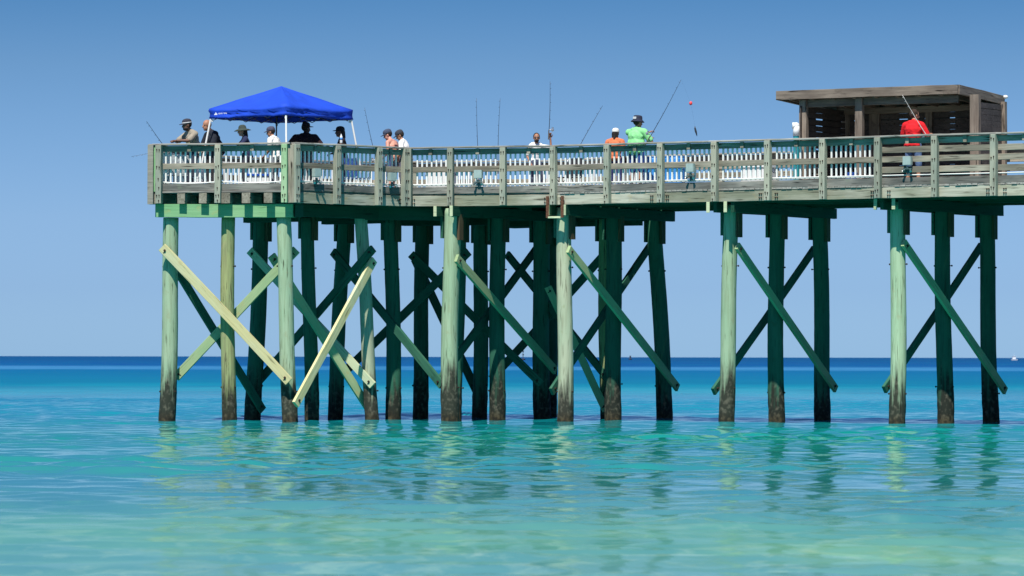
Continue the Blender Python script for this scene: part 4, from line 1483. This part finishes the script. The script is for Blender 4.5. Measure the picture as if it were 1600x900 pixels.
# ------------------------------------------------------------------ fishing rods
def rod(tip, butt, label, mat='rod', r=0.007, reel_at=0.82, bend=0.02, group='fishing rods along the pier', flip=1):
    tip, butt = Vector(tip), Vector(butt)
    t = thing('fishing_rod', label, 'fishing rod', butt, 0, group)
    tip = tip - butt
    d = tip.normalized()
    side_ = d.cross(Vector((0, 1, 0))).normalized() * flip
    bm = bmesh.new()
    pts, rs = [], []
    for i in range(13):
        u = i / 12
        pts.append(tip * u + side_ * bend * tip.length * math.sin(math.pi * u) * 0.5)
        rs.append(r * 1.5 * (1 - u) + r * 0.55 * u)
    add_tube(bm, pts, rs, 6)
    obj('blank', bm, M[mat], t, smooth=True)
    L = tip.length
    bm = bmesh.new()
    add_cyl(bm, (0, 0, 0), d * L * 0.16, 0.016, 0.014)
    obj('grip', bm, M['cork'], t)
    bm = bmesh.new()
    c = d * L * 0.17
    add_cyl(bm, c + side_ * 0.02, c + side_ * 0.085, 0.012)
    add_ball(bm, c + side_ * 0.10, (0.04, 0.03, 0.045))
    add_cyl(bm, c + side_ * 0.10 - d * 0.0, c + side_ * 0.10 + d * 0.07, 0.026)
    add_cyl(bm, c + side_ * 0.10, c + side_ * 0.10 + Vector((0, -0.07, 0)), 0.007)
    obj('reel', bm, M['chrome'], t)
    bm = bmesh.new()
    for u in (0.35, 0.5, 0.64, 0.77, 0.88, 0.96):
        c = tip * u + side_ * bend * L * math.sin(math.pi * u) * 0.5 + side_ * 0.018
        bmesh.ops.create_cone(bm, cap_ends=False, segments=8, radius1=0.014, radius2=0.014, depth=0.006, matrix=Matrix.Translation(c) @ d.to_track_quat('Z', 'Y').to_matrix().to_4x4())
    obj('line_guide', bm, M[mat], t)
    return t
def ext(px0, py0, D0, px1, py1, D1, more):
    """rod from the tip (px0,py0) through (px1,py1), carried on by more (fraction)"""
    a, b = at(px0, py0, D0), at(px1, py1, D1)
    return a, b + (b - a) * more
rod(*ext(228, 189, 106.6, 252, 222, 107.1, 0.75), 'short dark rod slanting up to the left beyond the corner post')
rod(*ext(204, 244.5, 107.6, 232, 238.5, 107.6, 1.6), 'thin rod lying almost level, poking out left of the pier end', r=0.005)
rod(*ext(569, 168, 108.4, 582, 224, 108.4, 0.75), 'single rod leaning on the rail right of the blue canopy')
rod(*ext(744, 153, 110.6, 747, 226, 110.6, 0.62), 'left one of two upright rods standing over the middle of the head')
rod(*ext(781, 153, 110.6, 779, 226, 110.6, 0.62), 'right one of two upright rods standing over the middle of the head')
rod(*ext(941, 165, 108.2, 909, 224, 108.0, 0.85), 'unattended rod slanting up to the right, left of the white cap')
a, b = ext(1064, 124, 106.2, 1019, 206, 106.35, 0.28)
rod(a, b, 'long rod held by the man in lime green, slanting up to the right', bend=-0.02)
a, b = ext(859, 127, 111.0, 857, 206, 111.0, 0.15)
rod(a, b, 'tall upright rod in the raised hand of the man with sunglasses', r=0.008, flip=-1)
a, b = ext(1410, 148, 103.0, 1445, 206, 103.2, 0.30)
rod(a, b, 'pale rod slanting up to the left, held by the man in red', 'rod_white', 0.008)

# rig swinging from the long rod
tip = at(1064, 124, 106.2)
fl = at(1079, 161, 106.0)
lu = at(1087, 204, 105.9)
t = thing('fishing_float', 'small red float hanging in the sky right of the green shirted man', 'float', fl)
bm = bmesh.new()
add_ball(bm, (0, 0, 0), (0.042, 0.042, 0.052))
obj('bulb', bm, M['red'], t, smooth=True)
bm = bmesh.new()
add_tube(bm, [tip - fl, (tip - fl) * 0.5 + Vector((0.02, 0, -0.05)), (0, 0, 0), lu - fl], 0.0006, 4)
obj('fishing_line', bm, M['rod'], t)
bm = bmesh.new()
add_tube(bm, [(-0.025, 0, 0.12), (-0.02, 0, 0.06), (0.0, 0, -0.02), (0.02, 0, -0.09), (0.03, 0, -0.14)], [0.004, 0.022, 0.026, 0.016, 0.004], 8)
lo_ = obj('lure', bm, M['lure'], None, smooth=True, loc=lu)
tag(lo_, 'dark slim lure hanging in the air below the red float', 'lure')

# water bottle in the woman's hand
bq = at(532.5, 216, 108.85)
t = thing('water_bottle', 'clear and blue plastic water bottle held above the rail under the canopy', 'bottle', (bq.x, bq.y, bq.z - 0.12))
bm = bmesh.new()
add_lathe(bm, [(0.034, 0), (0.036, 0.01), (0.036, 0.15), (0.03, 0.18), (0.014, 0.205), (0.014, 0.22)], 16)
obj('bottle_body', bm, M['whiteplastic'], t, smooth=True)
bm = bmesh.new()
add_lathe(bm, [(0.0375, 0.08), (0.0375, 0.14)], 16)
obj('bottle_label', bm, M['blueplastic'], t, smooth=True)
bm = bmesh.new()
add_lathe(bm, [(0.016, 0.218), (0.016, 0.238)], 12)
obj('bottle_cap', bm, M['whiteplastic'], t)

# ------------------------------------------------------------------ gear standing on the deck behind the pickets
def cooler(px, D, label, body='whiteplastic', lid='bluelid', s=(0.62, 0.36, 0.36), rz=0.1):
    q = pxD(px, D)
    t = thing('cool_box', label, 'cooler', (q.x, q.y, Z_DECK), rz, 'coolers on the pier deck')
    bm = bmesh.new()
    add_box(bm, (0, 0, s[2] / 2 + 0.02), (s[0], s[1], s[2]))
    bmesh.ops.bevel(bm, geom=list(bm.edges), offset=0.03, segments=2, affect='EDGES')
    obj('tub', bm, M[body], t)
    bm = bmesh.new()
    add_box(bm, (0, 0, s[2] + 0.055), (s[0] + 0.03, s[1] + 0.03, 0.07))
    bmesh.ops.bevel(bm, geom=list(bm.edges), offset=0.02, segments=2, affect='EDGES')
    obj('lid', bm, M[lid], t)
    bm = bmesh.new()
    for sx in (-1, 1):
        add_tube(bm, [(sx * (s[0] / 2 + 0.01), -0.1, s[2] - 0.04), (sx * (s[0] / 2 + 0.05), -0.08, s[2] - 0.1), (sx * (s[0] / 2 + 0.05), 0.08, s[2] - 0.1), (sx * (s[0] / 2 + 0.01), 0.1, s[2] - 0.04)], 0.012, 6)
    obj('handle', bm, M['frame_dark'], t)
cooler(402, 107.2, 'white cooler with blue lid behind the pickets below the olive hat')
cooler(690, 109.3, 'tall white cooler behind the pickets right of the two capped men', lid='whiteplastic', s=(0.75, 0.45, 0.6), rz=-0.3)
cooler(1185, 106.1, 'white cooler behind the pickets left of the shelter', lid='whiteplastic', s=(0.8, 0.45, 0.55), rz=-0.5)
def folding_chair(px, D, label, c, rz):
    q = pxD(px, D)
    t = thing('folding_chair', label, 'folding chair', (q.x, q.y, Z_DECK), rz, 'folding chairs on the pier deck')
    m = cloth_mat(c)
    bm = bmesh.new(); add_box(bm, (0, 0, 0.43), (0.48, 0.45, 0.02)); obj('seat', bm, m, t)
    bm = bmesh.new(); add_box(bm, (0, 0, 0), (0.48, 0.02, 0.48)); o = obj('backrest', bm, m, t); o.location = (0, -0.26, 0.70); o.rotation_euler = (R(12), 0, 0)
    for sx in (-1, 1):
        for (y0, y1) in ((-0.22, 0.24), (0.24, -0.22)):
            bm = bmesh.new(); add_cyl(bm, (sx * 0.25, y0, 0), (sx * 0.25, y1, 0.46), 0.011); obj('leg', bm, M['frame_dark'], t)
        bm = bmesh.new(); add_cyl(bm, (sx * 0.25, -0.2, 0.43), (sx * 0.25, -0.32, 0.95), 0.011); obj('back_upright', bm, M['frame_dark'], t)
        bm = bmesh.new(); add_box(bm, (sx * 0.25, 0, 0.62), (0.05, 0.42, 0.02)); obj('armrest', bm, m, t)
folding_chair(275, 107.6, 'pale folding chair behind the pickets at the left corner of the head', (0.62, 0.66, 0.68), 0.4)
folding_chair(555, 109.2, 'blue folding chair behind the shaded pickets below the right canopy leg', (0.03, 0.10, 0.40), -0.6)
folding_chair(888, 108.4, 'black folding chair behind the pickets below the upright rod', (0.02, 0.02, 0.025), 2.4)
def barrel(px, D, label):
    q = pxD(px, D)
    t = thing('plastic_barrel', label, 'barrel', (q.x, q.y, Z_DECK), 0, 'blue barrels behind the pickets')
    bm = bmesh.new()
    add_lathe(bm, [(0.26, 0), (0.28, 0.03), (0.28, 0.28), (0.295, 0.3), (0.28, 0.32), (0.28, 0.6), (0.295, 0.62), (0.28, 0.64), (0.28, 0.86), (0.25, 0.9), (0.0, 0.9)], 22)
    obj('drum', bm, M['blueplastic'], t, smooth=False)
    bm = bmesh.new()
    add_lathe(bm, [(0.262, 0.88), (0.275, 0.90), (0.275, 0.925), (0.0, 0.93)], 22)
    obj('lid', bm, M['blueplastic'], t)
barrel(1022, 107.6, 'bright blue plastic barrel touching the view of the lime shirted man on his right')
barrel(1053, 107.2, 'bright blue plastic barrel behind the pickets, left of the box lamp')
def bucket(px, D, label, m):
    q = pxD(px, D)
    t = thing('bait_bucket', label, 'bucket', (q.x, q.y, Z_DECK), 0, 'bait buckets on the deck')
    bm = bmesh.new()
    add_lathe(bm, [(0.125, 0), (0.15, 0.34), (0.158, 0.34), (0.158, 0.37), (0.145, 0.37), (0.12, 0.03)], 18)
    obj('pail', bm, M[m], t)
    bm = bmesh.new()
    add_tube(bm, [(-0.155, 0, 0.35), (-0.13, -0.09, 0.27), (0, -0.15, 0.22), (0.13, -0.09, 0.27), (0.155, 0, 0.35)], 0.005, 5)
    obj('handle', bm, M['frame_dark'], t)
bucket(310, 107.1, 'white bait bucket behind the pickets under the bearded man', 'whiteplastic')
bucket(1330, 103.9, 'blue bait bucket behind the pickets in front of the shelter', 'bluelid')

# ------------------------------------------------------------------ far things on the horizon
def on_sea(px, D):
    return Vector(((px - 800) / F * D, D, 0))
q = on_sea(1586, 2600)
boat = thing('motor_boat', 'tiny white boat on the horizon at the right edge', 'boat', q, 0.2)
bm = bmesh.new()
hullp = []
for zz, w in ((0, 0.75), (0.9, 1.0)):
    ring = []
    for (x, y) in ((-3.2, -1.1), (1.6, -1.2), (3.8, 0), (1.6, 1.2), (-3.2, 1.1)):
        ring.append(bm.verts.new((x * w, y * w, zz)))
    hullp.append(ring)
for k in range(5):
    bm.faces.new((hullp[0][k], hullp[0][(k + 1) % 5], hullp[1][(k + 1) % 5], hullp[1][k]))
bm.faces.new(hullp[1]); bm.faces.new(list(reversed(hullp[0])))
obj('hull', bm, M['whiteplastic'], boat)
bm = bmesh.new()
add_box(bm, (-0.6, 0, 1.7), (1.8, 1.5, 1.6))
add_box(bm, (-0.6, 0, 2.6), (2.4, 1.9, 0.12))
obj('cabin', bm, M['whiteplastic'], boat)
bm = bmesh.new()
add_cyl(bm, (-0.6, 0, 2.6), (-0.6, 0, 4.4), 0.06)
obj('mast', bm, M['whiteplastic'], boat)
def marker(px, D, h, label):
    t = thing('channel_marker', label, 'channel marker', on_sea(px, D), 0, 'markers far out on the water')
    bm = bmesh.new()
    add_cyl(bm, (0, 0, -1), (0, 0, h), 0.22, 0.16, seg=8)
    obj('pole', bm, M['lure'], t)
    bm = bmesh.new()
    add_box(bm, (0, 0, h - 0.5), (0.9, 0.3, 0.9))
    add_box(bm, (0, 0, h * 0.55), (1.1, 0.5, 0.5))
    obj('day_board', bm, M['lure'], t)
    bm = bmesh.new()
    add_lathe(bm, [(1.1, -0.3), (1.3, 0.4), (0.9, 0.7), (0.3, 0.9)], 10)
    obj('buoy', bm, M['lure'], t)
marker(817.5, 2300, 5.2, 'thin dark channel marker on the horizon between the middle piles')
marker(985, 2700, 2.6, 'tiny dark buoy on the horizon right of the pier middle')
